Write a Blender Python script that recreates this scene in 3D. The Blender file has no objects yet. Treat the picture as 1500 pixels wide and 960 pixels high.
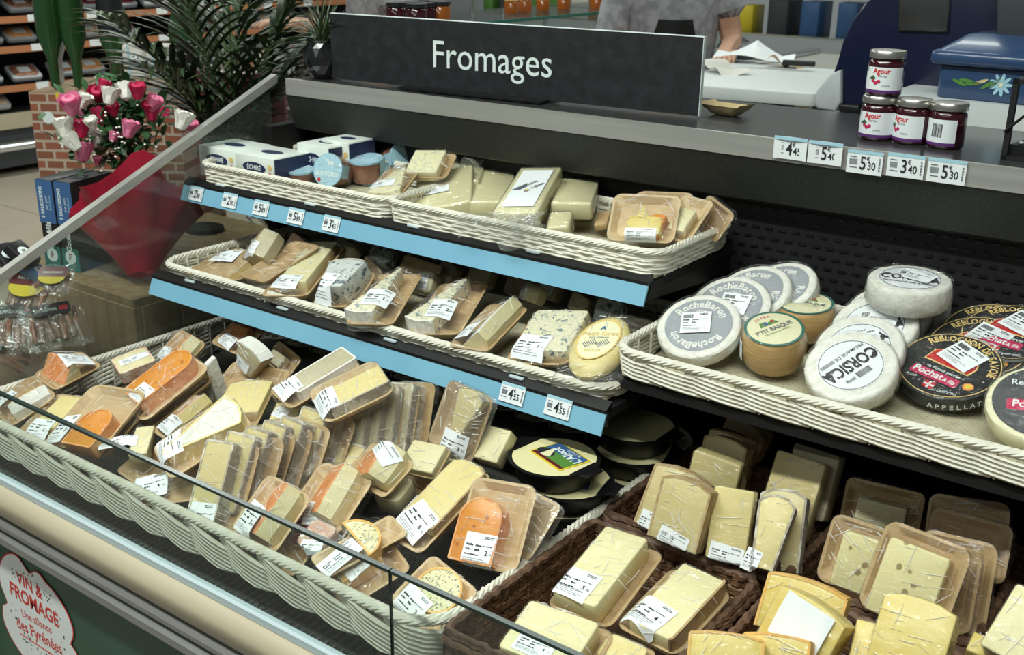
import bpy, bmesh, math, random
from math import sin, cos, pi, radians, sqrt
from mathutils import Vector as V, Matrix as M
from mathutils.bvhtree import BVHTree
random.seed(7)
S = bpy.context.scene
COL = S.collection
# ------------------------------------------------------------------ camera
F = 1606.16                       # focal length in pixels of a 1500 x 960 frame
CAM = V((0, 0, 1.55))
RX = V((.80127097, .59816827, .01263109)); RD = V((.21181424, -.26386312, -.94101593)); RF = V((-.559553, .75668419, -.33812642))
cd = bpy.data.cameras.new('camera'); cam = bpy.data.objects.new('camera', cd); COL.objects.link(cam)
cam.matrix_world = M((( RX.x, -RD.x, -RF.x, CAM.x), (RX.y, -RD.y, -RF.y, CAM.y), (RX.z, -RD.z, -RF.z, CAM.z), (0, 0, 0, 1)))
cd.sensor_width = 36; cd.lens = 36 * F / 1500; cd.clip_start = .05; cd.clip_end = 60
cd.dof.use_dof = True; cd.dof.focus_distance = 1.55; cd.dof.aperture_fstop = 11
S.camera = cam
# ------------------------------------------------------------------ world and lamps
wd = bpy.data.worlds.new('shop_air'); S.world = wd; wd.use_nodes = True
wd.node_tree.nodes['Background'].inputs[0].default_value = (.80, .92, .90, 1)
wd.node_tree.nodes['Background'].inputs[1].default_value = .12
def area(name, loc, sx, sy, power, col=(.93, 1, .93), rot=(0, 0, 0)):
    l = bpy.data.lights.new(name, 'AREA'); l.shape = 'RECTANGLE'; l.size = sx; l.size_y = sy; l.energy = power; l.color = col
    o = bpy.data.objects.new(name, l); COL.objects.link(o); o.location = loc; o.rotation_euler = rot; return o
area('ceiling_lamp', (-1.9, -.10, 3.3), 1.5, .16, 50)
area('ceiling_lamp', (-.2, -.15, 3.3), 1.5, .16, 50)
area('ceiling_lamp', (-1.2, .55, 3.3), 3.6, .12, 22)
area('ceiling_lamp', (-1.0, -2.3, 3.3), 4.5, .16, 34)
area('ceiling_lamp', (-2.6, 3.6, 3.4), 5.5, .30, 60)
area('ceiling_lamp', (-5.6, 3.2, 3.4), .30, 5.0, 70)
area('ceiling_lamp', (-2.2, 6.5, 3.4), 7.0, .30, 80)
S.view_settings.view_transform = 'Standard'; S.view_settings.look = 'None'; S.view_settings.gamma = 1; S.view_settings.use_curve_mapping = False
S.view_settings.exposure = 0.0
S.cycles.transparent_max_bounces = 40
S.cycles.max_bounces = 8
S.cycles.caustics_reflective = False; S.cycles.caustics_refractive = False

# ------------------------------------------------------------------ surveying helpers: photo ray onto a real plane
def ray(px, py): return RX * ((px - 750) / F) + RD * ((py - 480) / F) + RF
def onp(px, py, n, d):            # plane n.p = d
    r = ray(px, py); return CAM + r * ((d - n.dot(CAM)) / n.dot(r))
def onz(px, py, z): return onp(px, py, V((0, 0, 1)), z)
def ony(px, py, y): return onp(px, py, V((0, 1, 0)), y)
def onx(px, py, x): return onp(px, py, V((1, 0, 0)), x)
def atd(px, py, d): return CAM + ray(px, py) * d
# ------------------------------------------------------------------ materials
MT = {}
def mat(name, col, rough=.5, metal=0, noise=None, bump=None, spec=None, emit=None, coat=0, stretch=(1, 1, 1), trans=0, sss=0):
    """noise=(scale, colour2, lo, hi); bump=(scale, strength)"""
    if name in MT: return MT[name]
    m = bpy.data.materials.new(name); m.use_nodes = True; nt = m.node_tree; b = nt.nodes['Principled BSDF']
    b.inputs['Base Color'].default_value = (*col, 1); b.inputs['Roughness'].default_value = rough; b.inputs['Metallic'].default_value = metal
    if spec is not None: b.inputs['Specular IOR Level'].default_value = spec
    if coat: b.inputs['Coat Weight'].default_value = coat; b.inputs['Coat Roughness'].default_value = .08
    if emit: b.inputs['Emission Color'].default_value = (*emit[0], 1); b.inputs['Emission Strength'].default_value = emit[1]
    if trans: b.inputs['Transmission Weight'].default_value = trans
    if sss: b.inputs['Subsurface Weight'].default_value = sss; b.inputs['Subsurface Radius'].default_value = (.01, .006, .003); b.inputs['Subsurface Scale'].default_value = .6
    tc = nt.nodes.new('ShaderNodeTexCoord'); mp = nt.nodes.new('ShaderNodeMapping'); mp.inputs['Scale'].default_value = stretch
    nt.links.new(tc.outputs['Object'], mp.inputs[0])
    if noise:
        n = nt.nodes.new('ShaderNodeTexNoise'); n.inputs['Scale'].default_value = noise[0]; n.inputs['Detail'].default_value = 4
        nt.links.new(mp.outputs[0], n.inputs['Vector'])
        r = nt.nodes.new('ShaderNodeValToRGB'); r.color_ramp.elements[0].position = noise[2]; r.color_ramp.elements[1].position = noise[3]
        r.color_ramp.elements[0].color = (*col, 1); r.color_ramp.elements[1].color = (*noise[1], 1)
        nt.links.new(n.outputs[0], r.inputs[0]); nt.links.new(r.outputs[0], b.inputs['Base Color'])
    if bump:
        n2 = nt.nodes.new('ShaderNodeTexNoise'); n2.inputs['Scale'].default_value = bump[0]; n2.inputs['Detail'].default_value = 3
        nt.links.new(mp.outputs[0], n2.inputs['Vector'])
        bp = nt.nodes.new('ShaderNodeBump'); bp.inputs['Strength'].default_value = bump[1]; bp.inputs['Distance'].default_value = .004
        nt.links.new(n2.outputs[0], bp.inputs['Height']); nt.links.new(bp.outputs[0], b.inputs['Normal'])
    MT[name] = m; return m
def spots(m, scale, thr, col, rnd=1.0, noise_mix=0.0):
    """darker or coloured flecks, seated in the material itself"""
    nt = m.node_tree; b = nt.nodes['Principled BSDF']; inp = b.inputs['Base Color']
    tc = nt.nodes.new('ShaderNodeTexCoord'); vo = nt.nodes.new('ShaderNodeTexVoronoi'); vo.inputs['Scale'].default_value = scale; vo.inputs['Randomness'].default_value = rnd
    src = tc.outputs['Object']
    if noise_mix:
        nn = nt.nodes.new('ShaderNodeTexNoise'); nn.inputs['Scale'].default_value = scale * .8; nn.inputs['Detail'].default_value = 3
        mx0 = nt.nodes.new('ShaderNodeMix'); mx0.data_type = 'VECTOR'; mx0.inputs[0].default_value = noise_mix
        nt.links.new(src, nn.inputs['Vector']); nt.links.new(src, mx0.inputs[4]); nt.links.new(nn.outputs['Color'], mx0.inputs[5]); src = mx0.outputs[1]
    nt.links.new(src, vo.inputs['Vector'])
    r = nt.nodes.new('ShaderNodeValToRGB'); r.color_ramp.elements[0].position = thr * .7; r.color_ramp.elements[1].position = thr
    r.color_ramp.elements[0].color = (1, 1, 1, 1); r.color_ramp.elements[1].color = (0, 0, 0, 1)
    nt.links.new(vo.outputs['Distance'], r.inputs[0])
    mx = nt.nodes.new('ShaderNodeMix'); mx.data_type = 'RGBA'; nt.links.new(r.outputs[0], mx.inputs[0]); mx.inputs[7].default_value = (*col, 1)
    if inp.is_linked: nt.links.new(inp.links[0].from_socket, mx.inputs[6])
    else: mx.inputs[6].default_value = inp.default_value
    nt.links.new(mx.outputs[2], inp); return m
def clear(name, tint=(1, 1, 1), gloss=.06, rough=.06, haze=.03, bump=None, stretch=(1, 1, 1), ior=1.45):
    m = bpy.data.materials.new(name); m.use_nodes = True; nt = m.node_tree; nt.nodes.clear()
    out = nt.nodes.new('ShaderNodeOutputMaterial'); t = nt.nodes.new('ShaderNodeBsdfTransparent'); t.inputs[0].default_value = (*tint, 1)
    g = nt.nodes.new('ShaderNodeBsdfGlossy'); g.inputs['Roughness'].default_value = rough; d = nt.nodes.new('ShaderNodeBsdfDiffuse'); d.inputs[0].default_value = (.85, .9, .88, 1)
    fr = nt.nodes.new('ShaderNodeLayerWeight'); pw = nt.nodes.new('ShaderNodeMath'); pw.operation = 'POWER'; pw.inputs[1].default_value = 4.5; nt.links.new(fr.outputs['Facing'], pw.inputs[0])
    ad = nt.nodes.new('ShaderNodeMath'); ad.operation = 'MULTIPLY_ADD'; ad.inputs[1].default_value = .7; ad.inputs[2].default_value = gloss; ad.use_clamp = True
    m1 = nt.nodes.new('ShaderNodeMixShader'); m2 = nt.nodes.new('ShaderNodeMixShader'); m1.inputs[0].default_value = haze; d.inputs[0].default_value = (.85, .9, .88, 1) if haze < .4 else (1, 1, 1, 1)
    nt.links.new(pw.outputs[0], ad.inputs[0]); nt.links.new(t.outputs[0], m1.inputs[1]); nt.links.new(d.outputs[0], m1.inputs[2])
    nt.links.new(ad.outputs[0], m2.inputs[0]); nt.links.new(m1.outputs[0], m2.inputs[1]); nt.links.new(g.outputs[0], m2.inputs[2]); nt.links.new(m2.outputs[0], out.inputs[0])
    if bump:
        tc = nt.nodes.new('ShaderNodeTexCoord'); mp = nt.nodes.new('ShaderNodeMapping'); mp.inputs['Scale'].default_value = stretch
        mp.inputs['Rotation'].default_value = (0, 0, .5)
        n = nt.nodes.new('ShaderNodeTexNoise'); n.inputs['Scale'].default_value = bump[0]; n.inputs['Detail'].default_value = 3; n.inputs['Distortion'].default_value = .6
        bp = nt.nodes.new('ShaderNodeBump'); bp.inputs['Strength'].default_value = bump[1]; bp.inputs['Distance'].default_value = .014
        nt.links.new(tc.outputs['Object'], mp.inputs[0]); nt.links.new(mp.outputs[0], n.inputs['Vector']); nt.links.new(n.outputs[0], bp.inputs['Height'])
        nt.links.new(bp.outputs[0], g.inputs['Normal'])
    MT[name] = m; return m
clear('film_fold', gloss=.05, rough=.3, haze=.5)  # whitish diffuse mix, paints the bright glints along the film creases
clear('film', gloss=.07, rough=.10, haze=.01, bump=(30, 1.0), stretch=(1, 3.6, 1))
clear('bag', gloss=.12, rough=.13, haze=.08, bump=(30, 1.0), stretch=(1, 1.6, 1))
clear('glass', tint=(.96, .99, .975), gloss=.03, rough=.0, haze=.010)
clear('glass_end', tint=(.78, .82, .80), gloss=.03, rough=.01, haze=.03)
mat('kraft', (.56, .39, .20), .55, noise=(14, (.43, .28, .13), .35, .75), stretch=(1, 7, 1))
mat('kraft_pale', (.67, .50, .28), .55, noise=(12, (.55, .38, .19), .35, .75), stretch=(1, 8, 1))
mat('paste', (.80, .68, .30), .45, noise=(30, (.74, .61, .25), .3, .8), bump=(60, .12))
mat('paste_pale', (.80, .73, .43), .45, noise=(20, (.74, .65, .35), .3, .8), bump=(70, .12))
mat('paste_cream', (.84, .77, .43), .45, bump=(30, .15))
mat('paste_yellow', (.76, .57, .13), .42, noise=(18, (.80, .68, .26), .3, .75), bump=(60, .12))
mat('paste_comte', (.66, .54, .24), .45, noise=(9, (.74, .64, .33), .35, .7), bump=(50, .1))
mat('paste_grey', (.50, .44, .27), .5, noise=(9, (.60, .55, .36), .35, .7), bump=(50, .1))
spots(mat('mimolette', (.72, .25, .015), .35, noise=(10, (.78, .33, .03), .3, .75), bump=(60, .15)), 80, .24, (.42, .12, .02))
mat('mimolette_rind', (.66, .24, .06), .5, noise=(40, (.78, .42, .16), .4, .7), bump=(90, .5))
mat('washed_rind', (.70, .24, .06), .55, noise=(60, (.80, .42, .20), .4, .75), bump=(80, .6))
mat('pink_rind', (.66, .38, .26), .65, noise=(50, (.80, .66, .50), .4, .65), bump=(80, .6))
mat('bloomy_rind', (.86, .85, .78), .8, noise=(70, (.74, .72, .62), .45, .7), bump=(90, .6))
mat('grey_rind', (.38, .34, .27), .85, noise=(55, (.70, .66, .56), .45, .6), bump=(70, .9))
mat('brown_rind', (.40, .27, .13), .75, noise=(50, (.55, .42, .24), .4, .7), bump=(60, .7))
mat('golden_rind', (.75, .42, .10), .5, noise=(40, (.80, .55, .22), .4, .7), bump=(60, .4))
mat('basque_rind', (.56, .33, .11), .45, noise=(18, (.66, .43, .18), .3, .7), bump=(50, .3), stretch=(1, 1, 5), coat=.4)
spots(spots(mat('blue_cheese', (.80, .75, .52), .5, bump=(60, .3)), 85, .34, (.16, .23, .24), noise_mix=.03), 190, .25, (.30, .36, .30), noise_mix=.02)
spots(spots(mat('blue_cheese_dark', (.62, .66, .62), .5, bump=(60, .3)), 55, .40, (.10, .14, .17), noise_mix=.03), 110, .28, (.16, .2, .2), noise_mix=.02)
spots(spots(mat('blue_cheese_pale', (.80, .75, .46), .5, bump=(60, .3)), 75, .26, (.36, .44, .30), noise_mix=.03), 150, .16, (.4, .46, .33))
spots(mat('herb_cheese', (.80, .75, .45), .5, bump=(60, .2)), 230, .36, (.16, .18, .10), noise_mix=.01)
spots(mat('holed_cheese', (.76, .68, .34), .45, bump=(60, .1)), 48, .24, (.30, .22, .08), noise_mix=.01)
mat('label_white', (.86, .90, .92), .45); mat('ink', (.02, .02, .025), .6); mat('ink_grey', (.16, .17, .2), .6)
mat('wicker_white', (.80, .78, .68), .5, noise=(60, (.66, .62, .50), .35, .75), bump=(120, .2))
mat('wicker_floor', (.62, .58, .42), .6, noise=(60, (.50, .45, .30), .35, .75))
mat('leaf_brown', (.085, .042, .022), .5, noise=(26, (.30, .16, .075), .35, .8), bump=(90, .7), stretch=(1, 1, 4))
mat('leaf_rim', (.085, .042, .024), .6, noise=(40, (.19, .105, .06), .35, .75), bump=(110, .9))
mat('strip_blue', (.20, .45, .62), .38, noise=(8, (.22, .48, .64), .4, .6)); mat('black_plastic', (.006, .0065, .007), .42)
mat('black_matte', (.004, .004, .0045), .7); mat('black_panel', (.016, .018, .016), .5, noise=(300, (.035, .04, .032), .55, .72), bump=(400, .25))
mat('steel', (.50, .49, .455), .42, .45, noise=(3, (.42, .41, .38), .3, .7), stretch=(1, 1, 30))
mat('steel_dark', (.10, .10, .10), .22, .6, noise=(200, (.2, .2, .2), .66, .75))
mat('chrome', (.75, .77, .78), .18, 1); mat('tube_tab', (.85, .88, .88), .4)
mat('sign_black', (.009, .010, .012), .6, noise=(40, (.018, .020, .023), .4, .7), bump=(60, .2), stretch=(1, 1, 14))
mat('letter_white', (.80, .88, .86), .5)
mat('rail_white', (.52, .62, .66), .35); mat('rail_beige', (.52, .45, .32), .45, noise=(4, (.48, .41, .29), .3, .7)); mat('rail_grey', (.26, .26, .25), .4, .35)
mat('green_panel', (.025, .085, .052), .55, noise=(6, (.035, .10, .065), .35, .7)); mat('grille', (.085, .082, .07), .5); mat('grille_bed', (.03, .03, .028), .6)
mat('navy', (.004, .008, .035), .35, coat=.3); mat('blue_tub', (.028, .062, .15), .3, noise=(9, (.04, .085, .19), .3, .7), coat=.3)
mat('pale_grey', (.50, .53, .55), .5); mat('white_plastic', (.72, .76, .76), .4)
mat('red_paper', (.50, .012, .045), .5, noise=(20, (.36, .008, .03), .3, .8)); mat('soft_red', (.58, .02, .10), .6); mat('pink', (.78, .22, .38), .6); mat('petal_white', (.84, .83, .76), .6)
mat('palm_leaf', (.030, .060, .022), .4, noise=(12, (.075, .12, .045), .3, .75)); mat('leaf_small', (.04, .12, .04), .5); mat('leaf_thin', (.03, .09, .04), .4)
mat('tile', (.47, .40, .31), .35, noise=(3, (.52, .45, .36), .3, .7)); mat('grout', (.20, .18, .15), .8)
mat('wood', (.42, .30, .17), .6, noise=(6, (.27, .175, .09), .35, .7), stretch=(6, 6, .8)); mat('wood_dark', (.17, .105, .06), .6, noise=(9, (.10, .06, .035), .35, .7), stretch=(1, 6, 6))
mat('shop_dark', (.05, .055, .06), .6); mat('orange_rail', (.50, .20, .09), .45); mat('skin', (.58, .33, .22), .55)
mat('jam', (.045, .006, .012), .12, coat=.6); mat('lid_silver', (.60, .58, .52), .3, .9); mat('bamboo', (.74, .60, .34), .5, noise=(10, (.66, .52, .27), .35, .7), stretch=(1, 6, 1))
mat('light_blue', (.40, .66, .78), .45); mat('meat', (.26, .09, .05), .35, noise=(40, (.40, .2, .12), .4, .6), bump=(50, .6), coat=.5)
mat('carton_white', (.78, .84, .78), .45); mat('carton_navy', (.02, .03, .09), .4); mat('carton_black', (.015, .015, .017), .4); mat('carton_blue', (.05, .13, .30), .45)
mat('green_glass', (.02, .07, .02), .08, coat=.8); mat('red', (.62, .02, .02), .45); mat('yellow', (.80, .62, .04), .45); mat('gold', (.80, .58, .20), .4); mat('teal_edge', (.03, .16, .12), .5)
mat('honey', (.34, .09, .01), .15, coat=.6); mat('orange', (.85, .30, .03), .5); mat('grey_print', (.33, .36, .40), .5); mat('cream_print', (.84, .80, .52), .5)
mat('purple', (.12, .03, .18), .5); mat('paper', (.74, .72, .66), .7); mat('apricot', (.72, .34, .12), .5); mat('burgundy', (.16, .02, .03), .35, coat=.4); mat('mid_green', (.10, .26, .05), .5)
mat('glass_edge', (.012, .03, .026), .15); mat('cardboard', (.36, .24, .14), .7); mat('cloth_grey', (.26, .26, .29), .8, noise=(30, (.4, .4, .43), .4, .6)); mat('cloth_navy', (.012, .02, .07), .8); mat('clay', (.33, .09, .06), .6)
def brickmat():
    m = mat('brick_print', (.35, .12, .07), .6); nt = m.node_tree; b = nt.nodes['Principled BSDF']; tc = nt.nodes.new('ShaderNodeTexCoord')
    br = nt.nodes.new('ShaderNodeTexBrick'); br.inputs['Color1'].default_value = (.34, .11, .06, 1); br.inputs['Color2'].default_value = (.24, .09, .05, 1); br.inputs['Mortar'].default_value = (.50, .40, .32, 1)
    br.inputs['Scale'].default_value = 9; br.inputs['Mortar Size'].default_value = .035
    sp = nt.nodes.new('ShaderNodeSeparateXYZ'); cb = nt.nodes.new('ShaderNodeCombineXYZ'); nt.links.new(tc.outputs['Object'], sp.inputs[0]); nt.links.new(sp.outputs[0], cb.inputs[0]); nt.links.new(sp.outputs[2], cb.inputs[1])
    nt.links.new(cb.outputs[0], br.inputs['Vector']); nt.links.new(br.outputs[0], b.inputs['Base Color'])
brickmat()
# ------------------------------------------------------------------ mesh helpers
class MB:
    def __init__(s): s.v = []; s.f = []; s.m = []
    def add(s, vs, fs, mi=0, mx=None):
        o = len(s.v); s.v += [tuple(mx @ V(p)) if mx else tuple(p) for p in vs]; s.f += [tuple(i + o for i in f) for f in fs]; s.m += [mi] * len(fs); return s
    def box(s, x0, x1, y0, y1, z0, z1, mi=0, mx=None):
        v = [(x, y, z) for z in (z0, z1) for y in (y0, y1) for x in (x0, x1)]
        return s.add(v, [(0, 2, 3, 1), (4, 5, 7, 6), (0, 1, 5, 4), (2, 6, 7, 3), (0, 4, 6, 2), (1, 3, 7, 5)], mi, mx)
    def prism(s, poly, z0, z1, bev=0, mi=0, ms=None, mx=None):
        """convex-ish outline extruded, rounded upper edge; ms = side material"""
        n = len(poly); ms = mi if ms is None else ms
        nrm = []
        for i in range(n):
            a, b, c = V(poly[i - 1]), V(poly[i]), V(poly[(i + 1) % n]); e1 = (b - a); e2 = (c - b)
            n1 = V((e1.y, -e1.x)).normalized() if e1.length > 1e-9 else V((0, 0)); n2 = V((e2.y, -e2.x)).normalized() if e2.length > 1e-9 else V((0, 0))
            k = n1 + n2; nrm.append(k.normalized() if k.length > 1e-6 else n1)
        rings = [(0, z0)]
        if bev: rings = [(bev * .5, z0), (0, z0 + bev * .5), (0, z1 - bev), (bev * .3, z1 - bev * .3), (bev, z1)]
        else: rings = [(0, z0), (0, z1)]
        vs = [(poly[i][0] - nrm[i].x * o, poly[i][1] - nrm[i].y * o, z) for o, z in rings for i in range(n)]
        fs = []; k = len(rings); o = len(s.v)
        s.v += [tuple(mx @ V(p)) if mx else p for p in vs]
        for r in range(k - 1):
            for i in range(n):
                j = (i + 1) % n; s.f.append((o + r * n + i, o + r * n + j, o + (r + 1) * n + j, o + (r + 1) * n + i)); s.m.append(ms)
        s.f.append(tuple(o + (k - 1) * n + i for i in range(n))); s.m.append(mi); s.f.append(tuple(o + i for i in range(n))[::-1]); s.m.append(mi); return s
    def tube(s, pts, r, n=6, mi=0, closed=False, cap=True, r2=None):
        pts = [V(p) for p in pts]; k = len(pts); o = len(s.v)
        if k < 2: return s
        up = V((0, 0, 1))
        for i, p in enumerate(pts):
            if closed: t = pts[(i + 1) % k] - pts[i - 1]
            else: t = pts[min(i + 1, k - 1)] - pts[max(i - 1, 0)]
            t = t.normalized() if t.length else V((0, 0, 1))
            u = up if abs(t.z) < .95 else V((1, 0, 0)); a = t.cross(u).normalized(); b = a.cross(t)
            rr = r if not isinstance(r, (list, tuple)) else r[i]; rb = rr if r2 is None else r2 * rr / (r if not isinstance(r, (list, tuple)) else max(r))
            for j in range(n):
                an = 2 * pi * j / n; s.v.append(tuple(p + a * cos(an) * rr + b * sin(an) * rb))
        for i in range(k if closed else k - 1):
            for j in range(n):
                a0 = o + i * n; b0 = o + ((i + 1) % k) * n; jj = (j + 1) % n; s.f.append((a0 + j, a0 + jj, b0 + jj, b0 + j)); s.m.append(mi)
        if cap and not closed:
            s.f.append(tuple(o + j for j in range(n))[::-1]); s.m.append(mi); s.f.append(tuple(o + (k - 1) * n + j for j in range(n))); s.m.append(mi)
        return s
    def lathe(s, prof, n=32, mi=0, mx=None, ex=1.0):
        o = len(s.v); k = len(prof)
        for r, z in prof:
            for j in range(n):
                a = 2 * pi * j / n; p = V((r * cos(a) * ex, r * sin(a), z)); s.v.append(tuple(mx @ p) if mx else tuple(p))
        for i in range(k - 1):
            for j in range(n):
                jj = (j + 1) % n; s.f.append((o + i * n + j, o + i * n + jj, o + (i + 1) * n + jj, o + (i + 1) * n + j)); s.m.append(mi[i] if isinstance(mi, list) else mi)
        m0 = mi[0] if isinstance(mi, list) else mi; m1 = mi[-1] if isinstance(mi, list) else mi
        if prof[0][0] > 1e-6: s.f.append(tuple(o + j for j in range(n))[::-1]); s.m.append(m0)
        if prof[-1][0] > 1e-6: s.f.append(tuple(o + (k - 1) * n + j for j in range(n))); s.m.append(m1)
        return s
    def grid(s, fn, nu, nv, mi=0):
        o = len(s.v)
        for i in range(nu + 1):
            for j in range(nv + 1): s.v.append(tuple(fn(i / nu, j / nv)))
        for i in range(nu):
            for j in range(nv):
                a = o + i * (nv + 1) + j; s.f.append((a, a + nv + 1, a + nv + 2, a + 1)); s.m.append(mi)
        return s
    def mesh(s, name, mats, smooth=False):
        me = bpy.data.meshes.new(name); me.from_pydata(s.v, [], s.f); me.update()
        for m in (mats if isinstance(mats, (list, tuple)) else [mats]): me.materials.append(MT[m])
        me.polygons.foreach_set('material_index', s.m)
        if smooth:
            me.polygons.foreach_set('use_smooth', [True] * len(s.f))
            if smooth != 'all':
                try: me.set_sharp_from_angle(angle=radians(45))
                except Exception: pass
        return me
    def build(s, name, mats, parent=None, smooth=True, **kw): return put(name, s.mesh(name, mats, smooth), parent, **kw)
def put(name, me, parent=None, mx=None, label=None, cat=None, group=None, kind=None):
    o = bpy.data.objects.new(name, me); COL.objects.link(o)
    if parent: o.parent = parent
    if mx is not None: o.matrix_local = mx
    for k, v in (('label', label), ('category', cat), ('group', group), ('kind', kind)):
        if v: o[k] = v
    return o
def thing(name, label, cat, mx, group=None):
    o = bpy.data.objects.new(name, None); COL.objects.link(o); o.empty_display_size = .03
    o.matrix_world = mx if isinstance(mx, M) else M.Translation(mx)
    o['label'] = label; o['category'] = cat
    if group: o['group'] = group
    return o
def T(x=0, y=0, z=0): return M.Translation((x, y, z))
def R(a, ax='Z'): return M.Rotation(radians(a), 4, ax)
def frame(o, x, y, z): return M(((x.x, y.x, z.x, o.x), (x.y, y.y, z.y, o.y), (x.z, y.z, z.z, o.z), (0, 0, 0, 1)))
def rrect(w, l, r, n=4, cx=0, cy=0):
    p = []
    for sx, sy, a0 in ((1, -1, -90), (1, 1, 0), (-1, 1, 90), (-1, -1, 180)):
        for i in range(n + 1):
            a = radians(a0 + 90 * i / n); p.append((cx + sx * (w / 2 - r) + r * cos(a), cy + sy * (l / 2 - r) + r * sin(a)))
    return p
# lettering: every word is a small mesh laid on its carrier, meshes are shared
TXT = {}
def textmesh(s, m, bold=0, depth=.004):
    k = (s, m, bold)
    if k in TXT: return TXT[k]
    cu = bpy.data.curves.new('lettering', 'FONT'); cu.body = s; cu.size = 1; cu.align_x = 'CENTER'; cu.align_y = 'CENTER'; cu.offset = bold; cu.extrude = depth; cu.resolution_u = 3
    ob = bpy.data.objects.new('t', cu); COL.objects.link(ob); dg = bpy.context.evaluated_depsgraph_get(); me = bpy.data.meshes.new_from_object(ob.evaluated_get(dg))
    bpy.data.objects.remove(ob); me.materials.clear(); me.materials.append(MT[m]); me.name = 'lettering'; TXT[k] = me; return me
def text(s, size, mx, m='ink', parent=None, bold=0, sx=1.0, name='lettering', **kw):
    return put(name, textmesh(s, m, bold), parent, mx @ M.Diagonal((size * sx, size, size, 1)), **kw)
def textinto(mb, s, size, mx, mi=0, bold=0, sx=1.0):
    me = textmesh(s, 'ink', bold); mm = mx @ M.Diagonal((size * sx, size, size, 1))
    mb.add([v.co for v in me.vertices], [tuple(p.vertices) for p in me.polygons], mi, mm)
GW = {}
def gw(c):
    if c == ' ': return .32
    me = textmesh(c, 'ink', .01); xs = [v.co.x for v in me.vertices]; return max(xs) - min(xs) + .12
def arctext(mb, s, rad, mid, size, z, mi=0, inward=False, bold=.015, sx=1.0):
    """letters on a circle, mid = angle in degrees of the middle of the word; tops outward unless inward"""
    tot = sum(gw(c) for c in s) * size * sx; a = 0
    for c in s:
        w = gw(c) * size * sx; pos = (a + w / 2 - tot / 2) / rad; a += w
        if c == ' ': continue
        an = radians(mid) + (pos if inward else -pos)
        rot = an + (pi / 2 if inward else -pi / 2)
        textinto(mb, c, size, T(rad * cos(an), rad * sin(an), z) @ M.Rotation(rot, 4, 'Z'), mi, bold, sx)
# a weighed-goods sticker, x to the right, y up, lying in z=0
def sticker(parent, mx, w, h, price='2', head=True, bar=False, name='price_label', curl=.0, seed=0, tint='label_white', words=None, surf=None):
    """the sheet follows the wrapped goods below it: surf(x, y) gives their height in the carrier's own coordinates"""
    rnd = random.Random(seed + int(w * 1e4) + len(price) * 7); inv = mx.inverted(); c0 = mx @ V((0, 0, 0))
    def cz(x, y, lift=0):
        if not surf: return (x, y, -curl * ((2 * y / h) ** 2) + lift)
        P = mx @ V((x, y, 0)); z = surf(P.x, P.y)
        if z is None:
            f = 1.0
            for k in range(12):
                f -= .08; Q = c0.lerp(P, f); z = surf(Q.x, Q.y)
                if z is not None: z -= (P - Q).length * .8; P = V((Q.x + (P.x - Q.x) * .45, Q.y + (P.y - Q.y) * .45, 0)); break
            if z is None: z = c0.z
        L = inv @ V((P.x, P.y, z + .0006 + lift)); return (L.x, L.y, L.z)
    mb = MB(); mb.grid(lambda u, v: cz(w * (u - .5), h * (v - .5)), 8, 10)
    o = mb.build(name, tint, parent, True, mx=mx)
    p = MB(); up = .0007
    def dash(x, y, l, t, mi=0): p.add([cz(x, y, up), cz(x + l, y, up), cz(x + l, y + t, up), cz(x, y + t, up)], [(0, 1, 2, 3)], mi)
    def line(x, y, l, t, mi=0):
        e = x + l
        while x < e:
            s = min(rnd.uniform(.0012, .0036), e - x); dash(x, y, s, t * rnd.uniform(.7, 1.1), mi); x += s + rnd.uniform(.0006, .0011)
    def word(tx, size, x, y, bold):
        k = MB(); textinto(k, tx, size, T(x, y, 0), 0, bold); p.add([cz(a, b, up) for a, b, c in k.v], k.f, 0)
    for k in range(2): line(w * .12, h * (.40 - .05 * k), w * .27, h * .028)
    line(-w * .42, h * .10, w * .22, h * .06); line(-w * .12, h * .10, w * .20, h * .05); line(w * .10, h * .13, w * .3, h * .025)
    line(-w * .42, -h * .02, w * .16, h * .05); line(-w * .12, -h * .03, w * .14, h * .06)
    line(-w * .42, -h * .17, w * .45, h * .04)
    for k in range(3): line(-w * .42, -h * (.27 + .055 * k), w * rnd.uniform(.5, .8), h * .016, 1)
    if bar:
        x = -w * .42
        while x < -w * .08: s = rnd.uniform(.0004, .001); dash(x, h * .22, s, h * .18); x += s + rnd.uniform(.0004, .0009)
    if price: word(price, h * .20, w * .26, -h * .06, .01); word(',' + str(rnd.choice([25, 49, 60, 71, 85])), h * .09, w * .40, -h * .085, 0)
    if words: word(words, h * .07, 0, -h * .2, .01)
    p.build('print', ['ink', 'ink_grey'], o, False); return o
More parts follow.
